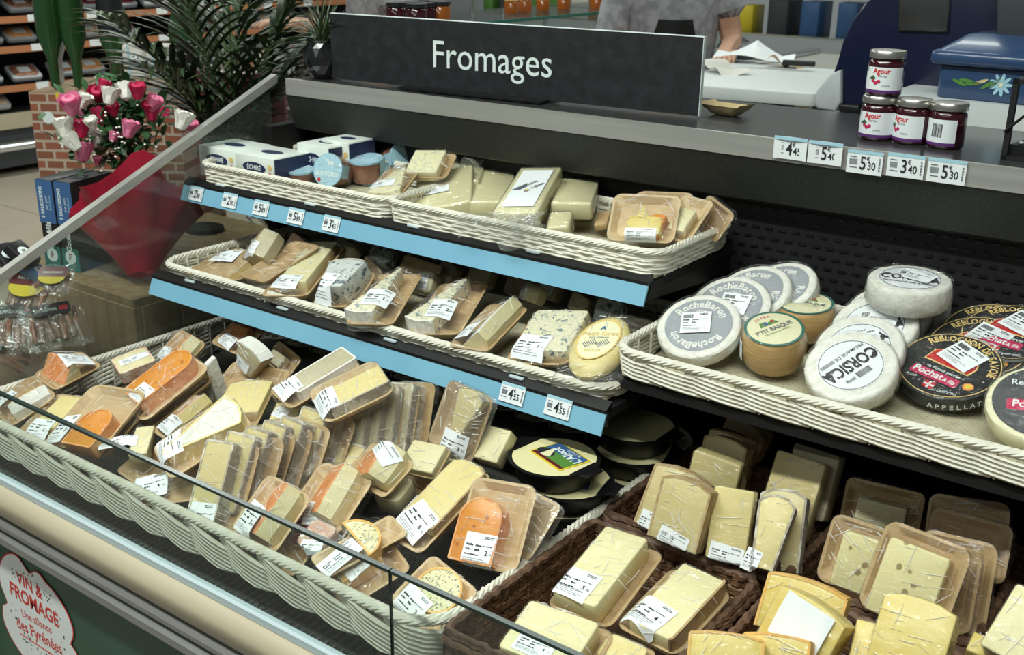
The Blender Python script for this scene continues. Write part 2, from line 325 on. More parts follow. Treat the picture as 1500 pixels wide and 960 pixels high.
# ------------------------------------------------------------------ cheese and packs
def outline(kind, w, l):
    if kind == 'rect': return rrect(w, l, min(w, l) * .06, 2)
    if kind == 'soft': return rrect(w, l, min(w, l) * .22, 4)
    if kind == 'round': return [(w / 2 * cos(2 * pi * i / 28), l / 2 * sin(2 * pi * i / 28)) for i in range(28)]
    if kind == 'tongue':
        p = [(-w / 2, -l / 2), (w / 2, -l / 2)]; r = w / 2
        return p + [(r * cos(pi * i / 12), l / 2 - r * .9 + r * .9 * sin(pi * i / 12)) for i in range(13)]
    if kind == 'tri': return [(w * .06, -l / 2), (w / 2, l / 2 - w * .15), (w * .25, l / 2 - w * .04), (0, l / 2), (-w * .25, l / 2 - w * .04), (-w / 2, l / 2 - w * .15), (-w * .06, -l / 2)]
    if kind == 'fan': return [(-w * .28, -l / 2), (w * .28, -l / 2), (w / 2, l * .38), (w * .28, l * .47), (0, l / 2), (-w * .28, l * .47), (-w / 2, l * .38)]
    if kind == 'slab': return [(-w / 2, -l / 2), (w / 2, -l / 2), (w / 2, l * .42), (w * .25, l * .485), (0, l / 2), (-w * .25, l * .485), (-w / 2, l * .42)]
    if kind == 'half': return [(-w / 2, -l / 2), (w / 2, -l / 2)] + [(w / 2 * cos(pi * i / 14), -l / 2 + l * sin(pi * i / 14)) for i in range(1, 14)]
def cheese(parent, kind, cx, cy, w, l, t, z, ms, rind=None, rot=0, name='cheese', sides=None, side=0):
    mx = T(cx, cy, z) @ R(rot)
    if kind == 'ridge':                      # a wedge lying on its side: rind slope left, cut face right
        r = w * (.24 + side); mb = MB()
        prof = [(-w / 2, 0), (w / 2, 0), (w / 2, t * .55), (r, t), (r - w * .06, t * .98), (-w / 2, t * .12)]
        k = len(prof); n = 6
        for i in range(n + 1):
            y = -l / 2 + l * i / n; e = 1 - .10 * (abs(2 * i / n - 1) ** 4)
            mb.v += [(x * e, y, zz * e) for x, zz in prof]
        for i in range(n):
            for j in range(k): mb.f.append((i * k + j, i * k + (j + 1) % k, (i + 1) * k + (j + 1) % k, (i + 1) * k + j)[::-1]); mb.m.append(1 if j in (4,) or (j == 3) else 0)
        mb.f.append(tuple(range(k))); mb.m.append(0); mb.f.append(tuple(n * k + j for j in range(k))[::-1]); mb.m.append(0)
        mb.m = mb.m[:len(mb.f)]
        o = mb.build(name, [ms, rind or ms], parent, False, mx=mx); return o, [(mx @ V(p)) for p in mb.v]
    poly = outline(kind, w, l); mb = MB().prism(poly, 0, t, min(.002, t * .2))
    o = mb.build(name, ms, parent, True, mx=mx)
    if rind:
        n = len(poly); edges = range(n)
        if sides == 'top': edges = [i for i in range(n) if (poly[i][1] + poly[(i + 1) % n][1]) / 2 > l * .30]
        elif sides == 'right': edges = [i for i in range(n) if (poly[i][0] + poly[(i + 1) % n][0]) / 2 > w * .30]
        elif sides == 'notbottom': edges = [i for i in range(n) if (poly[i][1] + poly[(i + 1) % n][1]) / 2 > -l * .49]
        rb = MB(); c = V((0, 0))
        for i in edges:
            a, b = V(poly[i]), V(poly[(i + 1) % n]); d = (b - a)
            if d.length < 1e-6: continue
            nn = V((d.y, -d.x)).normalized() * .0016; ii = -nn * .9
            q = [a + nn, b + nn, b + ii, a + ii]
            rb.add([(x.x, x.y, zz) for zz in (-.0004, t + .0006) for x in q], [(0, 1, 5, 4), (1, 2, 6, 5), (2, 3, 7, 6), (3, 0, 4, 7), (4, 5, 6, 7), (3, 2, 1, 0)])
        rb.build('rind', rind, o, False)
    return o, [mx @ V((p[0], p[1], zz)) for p in poly for zz in (0, t)]
def tray(parent, w, l, h=.012, m='kraft', r=None, name='tray'):
    r = r or min(w, l) * .16; mb = MB(); R0 = rrect(w, l, r, 4); R1 = rrect(w - .008, l - .008, r * .9, 4); R2 = rrect(w - .026, l - .026, r * .75, 4); R3 = rrect(w - .020, l - .020, r * .8, 4); n = len(R0)
    rings = [[(*p, 0) for p in R3], [(*p, h) for p in R0], [(*p, h + .0012) for p in R0], [(*p, h + .0012) for p in R1], [(*p, .0025) for p in R2]]
    for ri in rings: mb.v += ri
    for k in range(4):
        for i in range(n): j = (i + 1) % n; mb.f.append((k * n + i, k * n + j, (k + 1) * n + j, (k + 1) * n + i)); mb.m.append(0)
    mb.f.append(tuple(range(n))[::-1]); mb.m.append(0); mb.f.append(tuple(4 * n + i for i in range(n))); mb.m.append(0)
    mb.build(name, m, parent, True); return [V((*p, z)) for p in R0 for z in (0, h + .0012)]
def film(parent, pts, m='film', name='film', grow=.0012):
    c = sum(pts, V()) / len(pts); bm = bmesh.new()
    for p in pts: d = (p - c); bm.verts.new(c + d + d.normalized() * grow)
    r = bmesh.ops.convex_hull(bm, input=bm.verts)
    bmesh.ops.delete(bm, geom=list({e for e in r['geom_interior'] + r['geom_unused'] if isinstance(e, bmesh.types.BMVert)}), context='VERTS')
    bmesh.ops.subdivide_edges(bm, edges=[e for e in bm.edges if e.calc_length() > .03], cuts=2, use_grid_fill=False)
    bmesh.ops.triangulate(bm, faces=bm.faces)
    rnd = random.Random(len(pts))
    me = bpy.data.meshes.new(name); bm.to_mesh(me); bm.free(); me.materials.append(MT[m]); me.polygons.foreach_set('use_smooth', [True] * len(me.polygons))
    try: me.set_sharp_from_angle(angle=radians(35))
    except Exception: pass
    fo = put(name, me, parent)
    bv = BVHTree.FromPolygons([v.co for v in me.vertices], [tuple(q.vertices) for q in me.polygons]); xs = [p.x for p in pts]; ys = [p.y for p in pts]; x0, x1, y0, y1 = min(xs), max(xs), min(ys), max(ys)
    rnd = random.Random(int((x1 - x0) * 1e5 + (y1 - y0) * 1e5)); base = rnd.uniform(-.5, .5); fd = MB()
    for k in range(26 if (x1 - x0) * (y1 - y0) > .006 else 13):          # raised film creases, coloured white in place of glossy streaks
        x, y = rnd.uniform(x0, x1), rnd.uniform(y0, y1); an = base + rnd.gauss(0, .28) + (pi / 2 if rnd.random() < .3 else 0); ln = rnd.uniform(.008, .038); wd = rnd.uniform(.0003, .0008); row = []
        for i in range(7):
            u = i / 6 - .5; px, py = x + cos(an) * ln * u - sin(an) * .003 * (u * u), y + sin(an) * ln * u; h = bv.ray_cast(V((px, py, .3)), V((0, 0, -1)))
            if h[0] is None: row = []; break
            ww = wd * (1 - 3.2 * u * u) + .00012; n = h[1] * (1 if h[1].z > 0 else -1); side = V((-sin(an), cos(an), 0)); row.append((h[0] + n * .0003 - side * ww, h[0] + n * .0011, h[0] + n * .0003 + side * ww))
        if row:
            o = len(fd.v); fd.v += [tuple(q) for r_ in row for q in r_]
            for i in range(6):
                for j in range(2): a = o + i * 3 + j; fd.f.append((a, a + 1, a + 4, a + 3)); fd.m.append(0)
    if fd.f: fd.build('fold_glints', 'film_fold', fo, True, kind='stuff')
    return fo
# resting surfaces of the case: plane z = z0 + s*(y - y0)
PL = dict(top=(1.062, 0, 0), mid=(.912, 0, 0), bot=(.700, .20, .87), right=(.952, 0, 0), brown=(.70, .09, .87))
def sp(pl, px, py, dz=0):
    z0, s, y0 = PL[pl]; n = V((0, -s, 1)); return onp(px, py, n, z0 + dz - s * y0)
SIZES = []
def ch(kind, u, v, w, l, t, ms, rind=None, rot=0, sides=None): return (kind, u, v, w, l, t, ms, rind, rot, sides)
def qframe(pl, q, a, b, s=0):
    """frame of a pack from its four corners seen in the photo (BL, BR, TR, TL) and their heights over the surface"""
    bl = sp(pl, *q[0], a); br = sp(pl, *q[1], a + s); tr = sp(pl, *q[2], b + s); tl = sp(pl, *q[3], b)
    A = (bl + br) / 2; B = (tl + tr) / 2; y = B - A; l = y.length; y.normalize(); x = (br + tr) / 2 - (bl + tl) / 2; x -= y * x.dot(y); w = x.length; x.normalize(); z = x.cross(y)
    return frame((A + B) / 2, x, y, z), w, l
def pack(name, pl, q, ab, cs, label, stick=None, tr='kraft', wrap='film', group=None, cat='cheese pack', h=.012):
    """cs: list of (kind, u, v, w, l, thickness, material, rind, rot, sides) in fractions of the pack"""
    mx, w, l = qframe(pl, q, *ab); SIZES.append((label[:40], round(w, 3), round(l, 3)))
    t = thing(name, label, cat, mx @ T(0, 0, -h if tr else 0), group); pts = []
    if tr: pts += tray(t, w, l, h, tr)
    top = h
    for c in cs:
        k, u, v, cw, cl, th, ms, rd, rot, sd = c
        o, pp = cheese(t, k, u * w, v * l, cw * w, cl * l, th, .003 if tr else 0, ms, rd, rot or 0, sides=sd); pts += pp; top = max(top, th + .003)
    sf = None
    if wrap or stick:
        fo = film(t, pts, wrap or 'film'); me = fo.data; bv = BVHTree.FromPolygons([v.co for v in me.vertices], [tuple(q_.vertices) for q_ in me.polygons])
        def sf(x, y):
            r = bv.ray_cast(V((x, y, .3)), V((0, 0, -1))); return r[0].z if r[0] is not None else None
    if stick:
        u, v, sw, sh, rot, price = stick[:6]; zz = stick[6] if len(stick) > 6 else top + .0022
        sticker(t, T(u * w, v * l, zz) @ R(rot), sw, sh, price, curl=.0015, seed=len(SIZES), surf=sf, words=stick[7] if len(stick) > 7 else None)
    return t
# ================================================================== SETTING
fl = MB().box(-9.5, 2, -1, 9, -.05, -.006).build('floor', 'grout', None, False, kind='structure')
tm = MB().prism(rrect(.594, .594, .004, 1), -.006, 0, .0015).mesh('tile', 'tile', False)
for i in range(13):
    for j in range(12): put('tile', tm, fl, T(-9.0 + .6 * i, .6 + .6 * j, 0))
MB().box(-9.5, 3, 9, 9.1, 0, 3.6).build('wall_back', 'pale_grey', None, False, kind='structure')
MB().box(-9.6, -9.5, -1, 9.1, 0, 3.6).build('wall_left', 'pale_grey', None, False, kind='structure')
MB().box(-9.5, 3, -1, 9, 3.6, 3.7).build('ceiling', 'shop_dark', None, False, kind='structure')
# ------------------------------------------------------------------ the refrigerated case
XL, XR = -1.87, .62
case = thing('display_case', 'long black refrigerated cheese case with steel counter, stepped shelves and low glass front', 'display case', V((-.6, 1.25, 0)))
cm = T(.6, -1.25, 0)
def cpart(mb, name, m, smooth=False, parent=None, **kw): return mb.build(name, m, parent or case, smooth, mx=cm if parent is None else None, **kw)
cpart(MB().box(XL, XR, .86, 1.78, .03, .60), 'cabinet_body', 'black_matte')
cpart(MB().box(XL, XR, 1.70, 1.74, .55, 1.16).box(XL, XL + .03, 1.60, 1.72, .6, 1.15).box(XL + .0, XL + .02, .84, 1.70, .56, .655), 'back_panel', 'black_matte')
pf = MB()                                    # louvre rows pressed into the back wall
for r in range(9):
    for i in range(60):
        x = -.80 + i * .024 + (r % 2) * .012
        if x < XR: pf.box(x, x + .013, 1.6975, 1.70, .985 + r * .017, .989 + r * .017)
cpart(pf, 'back_louvres', 'black_plastic', kind='stuff')
c0 = MB(); c0.v = []
prof = [(1.641, 1.217), (1.641, 1.246), (1.645, 1.25), (1.96, 1.25), (1.96, 1.217)]
def extr(mb, prof, x0, x1, mi=0):
    k = len(prof); o = len(mb.v); mb.v += [(x0, *p) for p in prof] + [(x1, *p) for p in prof]
    for j in range(k): jj = (j + 1) % k; mb.f.append((o + j, o + jj, o + k + jj, o + k + j)); mb.m.append(mi)
    mb.f.append(tuple(o + j for j in range(k))[::-1]); mb.m.append(mi); mb.f.append(tuple(o + k + j for j in range(k))); mb.m.append(mi); return mb
cpart(extr(MB(), [(1.644, 1.217), (1.644, 1.249), (1.99, 1.249), (1.99, 1.217)], -1.825, XR), 'counter_top', 'steel_dark')
cpart(extr(MB(), [(1.638, 1.216), (1.638, 1.2505), (1.6465, 1.2505), (1.6465, 1.2485), (1.642, 1.2485), (1.642, 1.216)], -1.828, XR), 'counter_edge', 'steel')
cpart(extr(MB(), [(1.640, 1.2165), (1.662, 1.142), (1.668, 1.138), (1.70, 1.138), (1.70, 1.2165)], -1.832, XR), 'canopy_panel', 'black_panel')
cpart(MB().box(-1.86, -1.80, 1.70, 1.95, .6, 1.216).box(-1.8, XR, 1.93, 1.95, .3, 1.216), 'rear_skirt', 'steel')
def shelf(x0, x1, yf, z, rail=True):
    s = cpart(extr(MB(), [(yf + .006, z - .014), (yf + .006, z), (1.70, z), (1.70, z - .014)], x0, x1), 'shelf', 'black_matte')
    for x in (x0 + .004, x1 - .012):
        b = MB().add([(x, yf + .01, z - .014), (x, yf + .01, z - .03), (x, 1.70, z - .055), (x, 1.70, z + .01), (x, 1.66, z + .01), (x + .008, yf + .01, z - .014), (x + .008, yf + .01, z - .03), (x + .008, 1.70, z - .055), (x + .008, 1.70, z + .01), (x + .008, 1.66, z + .01)],
              [(0, 1, 2, 3, 4), (9, 8, 7, 6, 5), (0, 5, 6, 1), (1, 6, 7, 2), (4, 9, 5, 0)])
        b.build('bracket', 'black_plastic', s, False)
    if rail:
        rl = extr(MB(), [(yf - .003, z - .002), (yf - .016, z - .0335), (yf - .013, z - .0345), (yf, z - .004)], x0, x1).build('price_rail', 'strip_blue', s, False)
        tr = extr(MB(), [(yf - .004, z - .003), (yf - .004, z + .002), (yf + .012, z + .012), (yf + .012, z - .003)], x0, x1).build('black_channel', 'black_plastic', s, False)
        x = x0 + .11
        while x < x1 - .05:
            MB().prism(rrect(.028, .007, .003, 2), 0, .004, .001).build('clip', 'rail_white', s, True, mx=T(x, yf + .004, z + .0075)); x += .262
    return s
shelf(-1.90, -.783, 1.410, 1.050); shelf(-1.815, -.752, 1.252, .900)
shelf(-.775, XR, 1.285, .938, False)
# front rails, grille and green skirt
cpart(extr(MB(), [(.822, .655), (.822, .666), (.834, .668), (.838, .66), (.838, .655)], XL, XR), 'white_edge_strip', 'rail_white')
cpart(extr(MB(), [(.822, .654), (.812, .650), (.803, .638), (.802, .628), (.808, .612), (.815, .596), (.822, .590), (.84, .590), (.84, .654)], XL - .01, XR), 'bumper_rail', 'rail_beige', True)
cpart(extr(MB(), [(.818, .589), (.806, .586), (.806, .578), (.814, .575), (.814, .569), (.800, .566), (.800, .553), (.812, .548), (.84, .548), (.84, .589)], XL - .01, XR), 'grey_trim_rail', 'rail_grey')
gp = cpart(MB().box(XL, XR, .832, .852, .04, .548), 'front_panel', 'green_panel')
for px, py in ((1, 800), (283, 950)):
    p = ony(px, py, .831); MB().prism(outline('round', .016, .024), 0, .001, 0, 0, mx=cm @ frame(p, V((1, 0, 0)), V((0, 0, 1)), V((0, -1, 0)))).build('yellow_spot', 'yellow', gp, False)
cpart(MB().box(XL, XR, .836, 1.70, .60, .618), 'grille_bed', 'grille_bed')
gx = XL + .01
while gx < XR:                               # perforated air-return panels, one by one
    g = MB(); w = .253
    for y0, y1 in ((.838, .846), (.872, .876), (.902, .906), (.932, .936), (.962, .968)): g.box(gx, gx + w, y0, y1, .630, .638)
    g.box(gx, gx + .006, .838, .968, .630, .638).box(gx + w - .006, gx + w, .838, .968, .630, .638)
    n = 17
    for i in range(1, n): x = gx + w * i / n; g.box(x - .0017, x + .0017, .846, .962, .631, .6375)
    cpart(g, 'grille_panel', 'grille'); gx += w + .006
cpart(extr(MB(), [(.835, .640), (.835, .648), (.842, .646), (.847, .640)], XL, XR), 'grille_lip', 'rail_grey')
cpart(extr(MB(), [(.975, .60), (.975, .655), (1.70, .655), (1.70, .60)], XL, XR), 'lower_deck', 'black_matte')
ribs = MB()
for i in range(150): y = .985 + i * .0045; ribs.box(XL + .02, XR, y, y + .0016, .655, .658)
cpart(ribs, 'deck_ribs', 'grille', kind='stuff')
p_ = ony(-12, 985, .831); MB().prism(outline('round', .10, .09), 0, .001, 0, 0, mx=cm @ frame(p_, V((1, 0, 0)), V((0, 0, 1)), V((0, -1, 0)))).build('red_print', 'red', gp, False)
# glass: two front panes and the sloping end pane with its polished edge
for a, b in ((XL, -.7905), (-.7885, .30), (.302, XR)):
    g = cpart(MB().box(a, b, .828, .833, .660, .829), 'front_glass', 'glass'); MB().box(a, b, .8270, .8340, .8275, .8318).build('glass_edge', 'glass_edge', g, False)
    MB().box(b - .0009, b, .8279, .8331, .66, .829).build('glass_joint', 'glass_edge', g, False)
ez = lambda y: 1.243 - .4345 * (1.63 - y)
g = MB(); pr = [(.84, .655), (1.63, .655), (1.63, ez(1.63)), (.84, ez(.84))]
g.v = [(XL - .006, *p) for p in pr] + [(XL, *p) for p in pr]; g.f = [(0, 1, 2, 3), (7, 6, 5, 4), (0, 4, 5, 1), (1, 5, 6, 2), (2, 6, 7, 3), (3, 7, 4, 0)]; g.m = [0] * 6
g = cpart(g, 'end_glass', 'glass_end')
e = MB(); q = [(.80, ez(.80) - .012), (1.645, ez(1.645) - .012), (1.645, ez(1.645) + .006), (.80, ez(.80) + .006)]
e.v = [(XL - .010, *p) for p in q] + [(XL + .008, *p) for p in q]; e.f = [(3, 2, 1, 0), (4, 5, 6, 7), (0, 1, 5, 4), (1, 2, 6, 5), (2, 3, 7, 6), (3, 0, 4, 7)]; e.m = [0] * 6
e.build('polished_edge', 'steel', g, False)
# wine-and-cheese badge on the green skirt
bd = ony(52, 900, .8305); bmx = frame(bd, V((1, 0, 0)), V((0, 0, 1)), V((0, -1, 0))) @ M.Diagonal((1.3, 1.22, 1, 1))
badge = thing('promotional_badge', 'white cloud-shaped promotional badge with red lettering on the green front panel', 'sign', bmx)
def blob(k):
    p = []
    for i in range(72):
        a = 2 * pi * i / 72 + pi / 2; r = .082 + .014 * abs(cos(1.5 * a + pi / 4 * 0 + .0)) + (.016 if sin(a) < -.2 else 0)
        r *= 1 - .24 * (math.exp(-((a - pi / 2) / .20) ** 2) + math.exp(-((a - pi / 2 - 2 * pi) / .20) ** 2)) - .13 * (math.exp(-((a - pi * 1.06) / .22) ** 2) + math.exp(-((a - pi * 1.94) / .22) ** 2))
        p.append((r * cos(a) * 1.0 * k, r * sin(a) * k))
    return p
MB().prism(blob(1.0), 0, .0006).build('badge_rim', 'red', badge, False); MB().prism(blob(.975), .0006, .001).build('badge_ground', 'label_white', badge, False)
sh = R(-3)
text('VIN &', .030, sh @ T(-.006, .046, .0012), 'red', badge, .02, .8); text('FROMAGE', .033, sh @ T(0, .017, .0012), 'red', badge, .022, .78)
text('Une alliance', .019, R(2) @ T(0, -.012, .0012), 'red', badge, .005, .8); text('des Pyrénées', .028, R(2) @ T(.0, -.036, .0012), 'red', badge, .01, .75)
MB().box(-.05, .05, -.056, -.0545, .001, .0015).build('underline', 'red', badge, False)
fk = MB()
for i in range(70):
    a = random.uniform(0, 2 * pi); r = random.uniform(.058, .078); s_ = random.uniform(.0006, .0018); fk.box(r * cos(a) * .9 - s_, r * cos(a) * .9 + s_, r * sin(a) - s_, r * sin(a) + s_, .001, .0012)
fk.build('worn_flecks', 'green_panel', badge, False)
# ------------------------------------------------------------------ baskets
def rpath(x0, x1, y0, y1, rc):
    """arc-length sampled rounded rectangle: returns total length and p(s, offset)"""
    w, l = x1 - x0, y1 - y0; segs = []; cx, cy = (x0 + x1) / 2, (y0 + y1) / 2; q = pi / 2 * rc
    L = 2 * (w - 2 * rc) + 2 * (l - 2 * rc) + 4 * q
    def p(s, off):
        s = s % L
        for k in range(4):
            ln = (w if k % 2 == 0 else l) - 2 * rc; d = radians(90 * k); dv = V((cos(d), sin(d))); nv = V((sin(d), -cos(d)))
            hw, hl = (w / 2 - rc, l / 2) if k % 2 == 0 else (l / 2 - rc, w / 2)
            if s <= ln: c = dv * (s - hw) + nv * hl; return V((cx, cy)) + c + nv * off
            s -= ln
            if s <= q:
                a = d - pi / 2 + s / rc; cc = dv * hw + nv * (hl - rc); return V((cx, cy)) + cc + V((cos(a), sin(a))) * (rc + off)
            s -= q
        return p(0, off)
    return L, p
def wicker(label, x0, x1, y0, y1, zb, zt, rc=.03, rows=5, drop=.0, period=.052, flare=.006, rs=.0027, rope=.0058, group='white wicker baskets', floor='wicker_floor', bulge=.0053):
    c = V(((x0 + x1) / 2, (y0 + y1) / 2, zb)); t = thing('wicker_basket', label, 'basket', c, group); L, p = rpath(x0 - c.x, x1 - c.x, y0 - c.y, y1 - c.y, rc); H = zt - zb
    N = round(L / period); P = L / N; wv = MB()
    for j in range(rows):
        z = .003 + (H - .012) * (j + .5) / rows
        for k in range(N):
            pts = []
            for i in range(7):
                u = i / 6; s = (k + u * 1.45 + .5 * (j % 2) * (drop == 0)) * P; off = flare * z / H + bulge * sin(pi * u) - .0025; q = p(s, off); zz = z + drop * (.5 - u) + (.0012 * sin(pi * u) if drop else 0)
                pts.append((q.x, q.y, min(max(zz, .002), H - .006)))
            wv.tube(pts, [rs * .7, rs, rs, rs, rs, rs, rs * .7], 5, 0, r2=rs * 1.0)
            if not drop:
                wv.tube([(a, b, cc + rs * 1.9) for a, b, cc in pts], [rs * .7, rs, rs, rs, rs, rs, rs * .7], 5)
    wv.build('weave', 'wicker_white', t, True, kind='stuff')
    rm = MB(); ns = 5; steps = int(L / .008)
    for st in range(ns):
        pts = []
        for i in range(steps):
            s = L * i / steps; a = 2 * pi * (round(L / .055) * i / steps + st / ns); q = p(s, flare + rope * .62 * cos(a)); pts.append((q.x, q.y, H + rope * .62 * sin(a)))
        rm.tube(pts, rope * .60, 5, closed=True)
    rm.build('rim', 'wicker_white', t, True)
    stk = MB(); n2 = int(L / (P / 2))
    for k in range(n2): q = p(k * P / 2, -.002); stk.tube([(q.x, q.y, .0), (q.x, q.y, H - .003)], .0018, 5)
    stk.build('stakes', 'wicker_white', t, True, kind='stuff')
    ft = MB(); y = y0 - c.y + .006
    while y < y1 - c.y - .006: ft.box(x0 - c.x + .005, x1 - c.x - .005, y, y + .0032, 0, .003); y += .0052
    ft.build('base', floor, t, False, kind='stuff'); return t
wicker('white wicker basket on the top shelf, left, holding butter cartons and round pâté packs', -1.853, -1.338, 1.420, 1.665, 1.054, 1.096, rows=4)
wicker('white wicker basket on the top shelf, right, holding cream-coloured cheese blocks', -1.330, -.778, 1.420, 1.665, 1.054, 1.096, rows=4)
wicker('long shallow white wicker basket on the middle shelf', -1.800, -.765, 1.268, 1.665, .904, .926, rows=2, rc=.04, rope=.0066)
wicker('white wicker basket of round cheeses on the right-hand shelf', -.762, .30, 1.290, 1.66, .942, .985, rows=5, drop=.008, period=.075, bulge=.008, rc=.035)
wicker('large deep white wicker basket in the bottom of the case', -1.838, -.757, .862, 1.54, .682, .750, rows=7, drop=.034, period=.080, rs=.0034, bulge=.011, rc=.05, rope=.0068, flare=.012, floor='grille')
def brown(label, x0, x1, y0, y1, zb, zt):
    c = V(((x0 + x1) / 2, (y0 + y1) / 2, zb)); t = thing('leaf_basket', label, 'basket', c, 'brown woven leaf baskets'); H = zt - zb; hx, hy = (x1 - x0) / 2, (y1 - y0) / 2
    wv = MB(); rn = random.Random(int(abs(x0 * y0) * 1e4)); rows = 5; ch_ = H / rows
    for sd in range(4):
        ln = (hx if sd % 2 == 0 else hy) * 2; n = max(3, round(ln / .019)); cw = ln / n; mx = R(90 * sd) @ T(0, -(hy if sd % 2 == 0 else hx), 0)
        wv.box(-ln / 2, ln / 2, -.0008, .0008, 0, H, 0, mx)
        for i in range(n):
            for j in range(rows):
                x = -ln / 2 + (i + .5) * cw; z = (j + .5) * ch_; hor = (i + j) % 2 == 0; a, b = (cw * .62, ch_ * .42) if hor else (cw * .36, ch_ * .66); r3 = rn.uniform(.0034, .0052); tl = rn.uniform(-.0012, .0012)
                for sg in (1, -1): wv.add([(x - a, sg * .001, z - b), (x + a, sg * .001, z - b + tl), (x + a, sg * .001, z + b + tl), (x - a, sg * .001, z + b), (x - a * .6, -sg * -r3, z - b * .7), (x + a * .6, sg * r3, z - b * .7), (x + a * .6, sg * r3, z + b * .7), (x - a * .6, sg * r3, z + b * .7)],
                        [(4, 5, 6, 7), (0, 1, 5, 4), (1, 2, 6, 5), (2, 3, 7, 6), (3, 0, 4, 7)], 0, mx)
    wv.build('weave', 'leaf_brown', t, False, kind='stuff')
    L, p = rpath(-hx, hx, -hy, hy, .012); rm = MB(); st = int(L / .006)
    for o_, zz in ((.0, .0), (.004, -.009)):
        pts = [(*p(L * i / st, o_ + .0012 * sin(i * 2.1)), H + zz + .0012 * cos(i * 1.7)) for i in range(st)]; rm.tube(pts, [.0062 + .0008 * sin(i * 1.05) + rn.uniform(-.0006, .0006) for i in range(st)], 7, closed=True)
    rm.build('rim', 'leaf_rim', t, True); MB().box(-hx, hx, -hy, hy, 0, .003).build('base', 'leaf_brown', t, False); return t
brown('brown woven basket in front, beside the big white basket, holding pale blocks on trays', -.733, -.477, .862, 1.196, .664, .752)
brown('brown woven basket directly behind the front one, full of upright unboxed cheese slices', -.733, -.472, 1.226, 1.500, .664, .752)
brown('brown woven basket in the right column, front, with thick yellow cheese pieces', -.452, -.212, .862, 1.196, .664, .752)
brown('brown woven basket in the right column, rear, with holed cheese on wooden trays', -.452, -.212, 1.226, 1.500, .664, .752)
brown('brown woven basket at the right edge of the photo with a pale cheese wedge', -.190, .05, .862, 1.500, .664, .752)
# ================================================================== GOODS
def off(L, dx, dy): return [(x + dx, y + dy) for x, y in L]
# ---- bottom white basket --------------------------------------------------------------------------------------
G1 = 'wrapped cheeses in the big white basket'
KP, KR = 'paste_pale', 'kraft'
pack('cheese_pack', 'bot', [(77, 573), (155, 538), (120, 518), (44, 545)], (.035, .045), [ch('ridge', -.12, .05, .42, .8, .042, KP, 'washed_rind', 8)], 'pale wedge with ridged orange rind on a tray, far left corner of the big basket', (.18, -.12, .05, .042, -8, '2'), KP and 'kraft', group=G1)
pack('cheese_pack', 'bot', [(-30, 600), (27, 622), (88, 577), (45, 553)], (.02, .04), [ch('ridge', .15, .1, .5, .75, .035, 'bloomy_rind', 'golden_rind', -10)], 'wrapped white and orange wedge cut off by the left edge of the photo', (-.2, -.2, .045, .04, 0, '3'), group=G1)
pack('cheese_pack', 'bot', [(22, 630), (80, 660), (130, 592), (95, 570)], (.015, .035), [ch('rect', .05, .05, .5, .7, .02, 'paste', None)], 'flat tray of pale yellow cheese between two packs at the left rim', (.0, -.33, .05, .04, 0, '2'), group=G1)
pack('cheese_pack', 'bot', [(72, 640), (134, 678), (208, 590), (148, 548)], (.045, .085), [ch('tongue', .20, -.22, .48, .55, .026, 'mimolette', 'mimolette_rind')], 'upright bagged wooden tray with a small orange cheese slice and a large label', (-.28, -.28, .048, .06, 2, '2'), 'kraft_pale', group=G1)
pack('cheese_pack', 'bot', [(78, 645), (142, 683), (217, 602), (158, 560)], (.025, .065), [], 'bare wooden tray directly under the bagged tray with the small orange slice', None, 'kraft', group=G1)
pack('cheese_pack', 'bot', [(166, 592), (216, 616), (312, 538), (262, 514)], (.06, .10), [ch('tongue', -.06, .05, .6, .86, .026, 'mimolette', 'mimolette_rind', -2)], 'wooden tray with a long slice of speckled orange cheese tilted to the right', (.02, -.26, .040, .034, 0, '2'), 'kraft_pale', group=G1)
pack('cheese_pack', 'bot', [(174, 603), (226, 626), (320, 552), (272, 527)], (.035, .075), [], 'wooden tray beneath the long orange slice, only its right edge showing', None, 'kraft', group=G1)
pack('cheese_pack', 'bot', [(222, 527), (272, 540), (306, 500), (262, 486)], (.03, .06), [ch('ridge', .1, .12, .7, .62, .035, KP, 'washed_rind', 0)], 'small wrapped wedge with red-orange rind at the back left rim', (-.22, -.32, .04, .025, 0, ''), group=G1)
pack('cheese_pack', 'bot', [(183, 565), (236, 548), (226, 528), (157, 533)], (.03, .035), [ch('rect', 0, .05, .9, .8, .022, KP, 'pink_rind')], 'flat wrapped cheese with pinkish side behind the long orange slice', (.1, .1, .06, .02, 0, ''), None, group=G1)
pack('cheese_pack', 'bot', [(306, 502), (350, 522), (392, 482), (350, 468)], (.02, .04), [ch('tongue', -.05, .1, .6, .7, .02, 'washed_rind', None, 20)], 'shaded tray with a dark red cheese slice under the middle shelf', (.0, -.3, .04, .026, -8, ''), group=G1)
pack('cheese_pack', 'bot', [(296, 568), (338, 578), (328, 522), (298, 522)], (.02, .10), [ch('tri', 0, 0, .9, .95, .03, 'paste', 'bloomy_rind', 180, None)], 'upright bagged wedge with white bloomy rind, behind the long orange slice', (.05, -.15, .026, .04, 0, ''), None, group=G1)
pack('cheese_pack', 'bot', [(345, 532), (404, 548), (400, 508), (370, 497)], (.03, .085), [ch('fan', 0, .0, .9, .9, .03, 'paste_grey', 'bloomy_rind', 0, 'top')], 'foil-shiny wedge with white label standing in the shade at the back', (-.15, -.22, .042, .022, -5, ''), None, group=G1)
pack('cheese_pack', 'bot', [(385, 535), (424, 551), (448, 522), (404, 503)], (.01, .04), [ch('rect', -.1, -.1, .5, .5, .02, 'paste_grey')], 'dark wooden tray behind the foil-shiny wedge', None, group=G1)
pack('cheese_pack', 'bot', [(318, 566), (385, 594), (428, 552), (345, 522)], (.02, .04), [], 'broad empty-looking wooden tray under the foil-shiny wedge', None, group=G1)
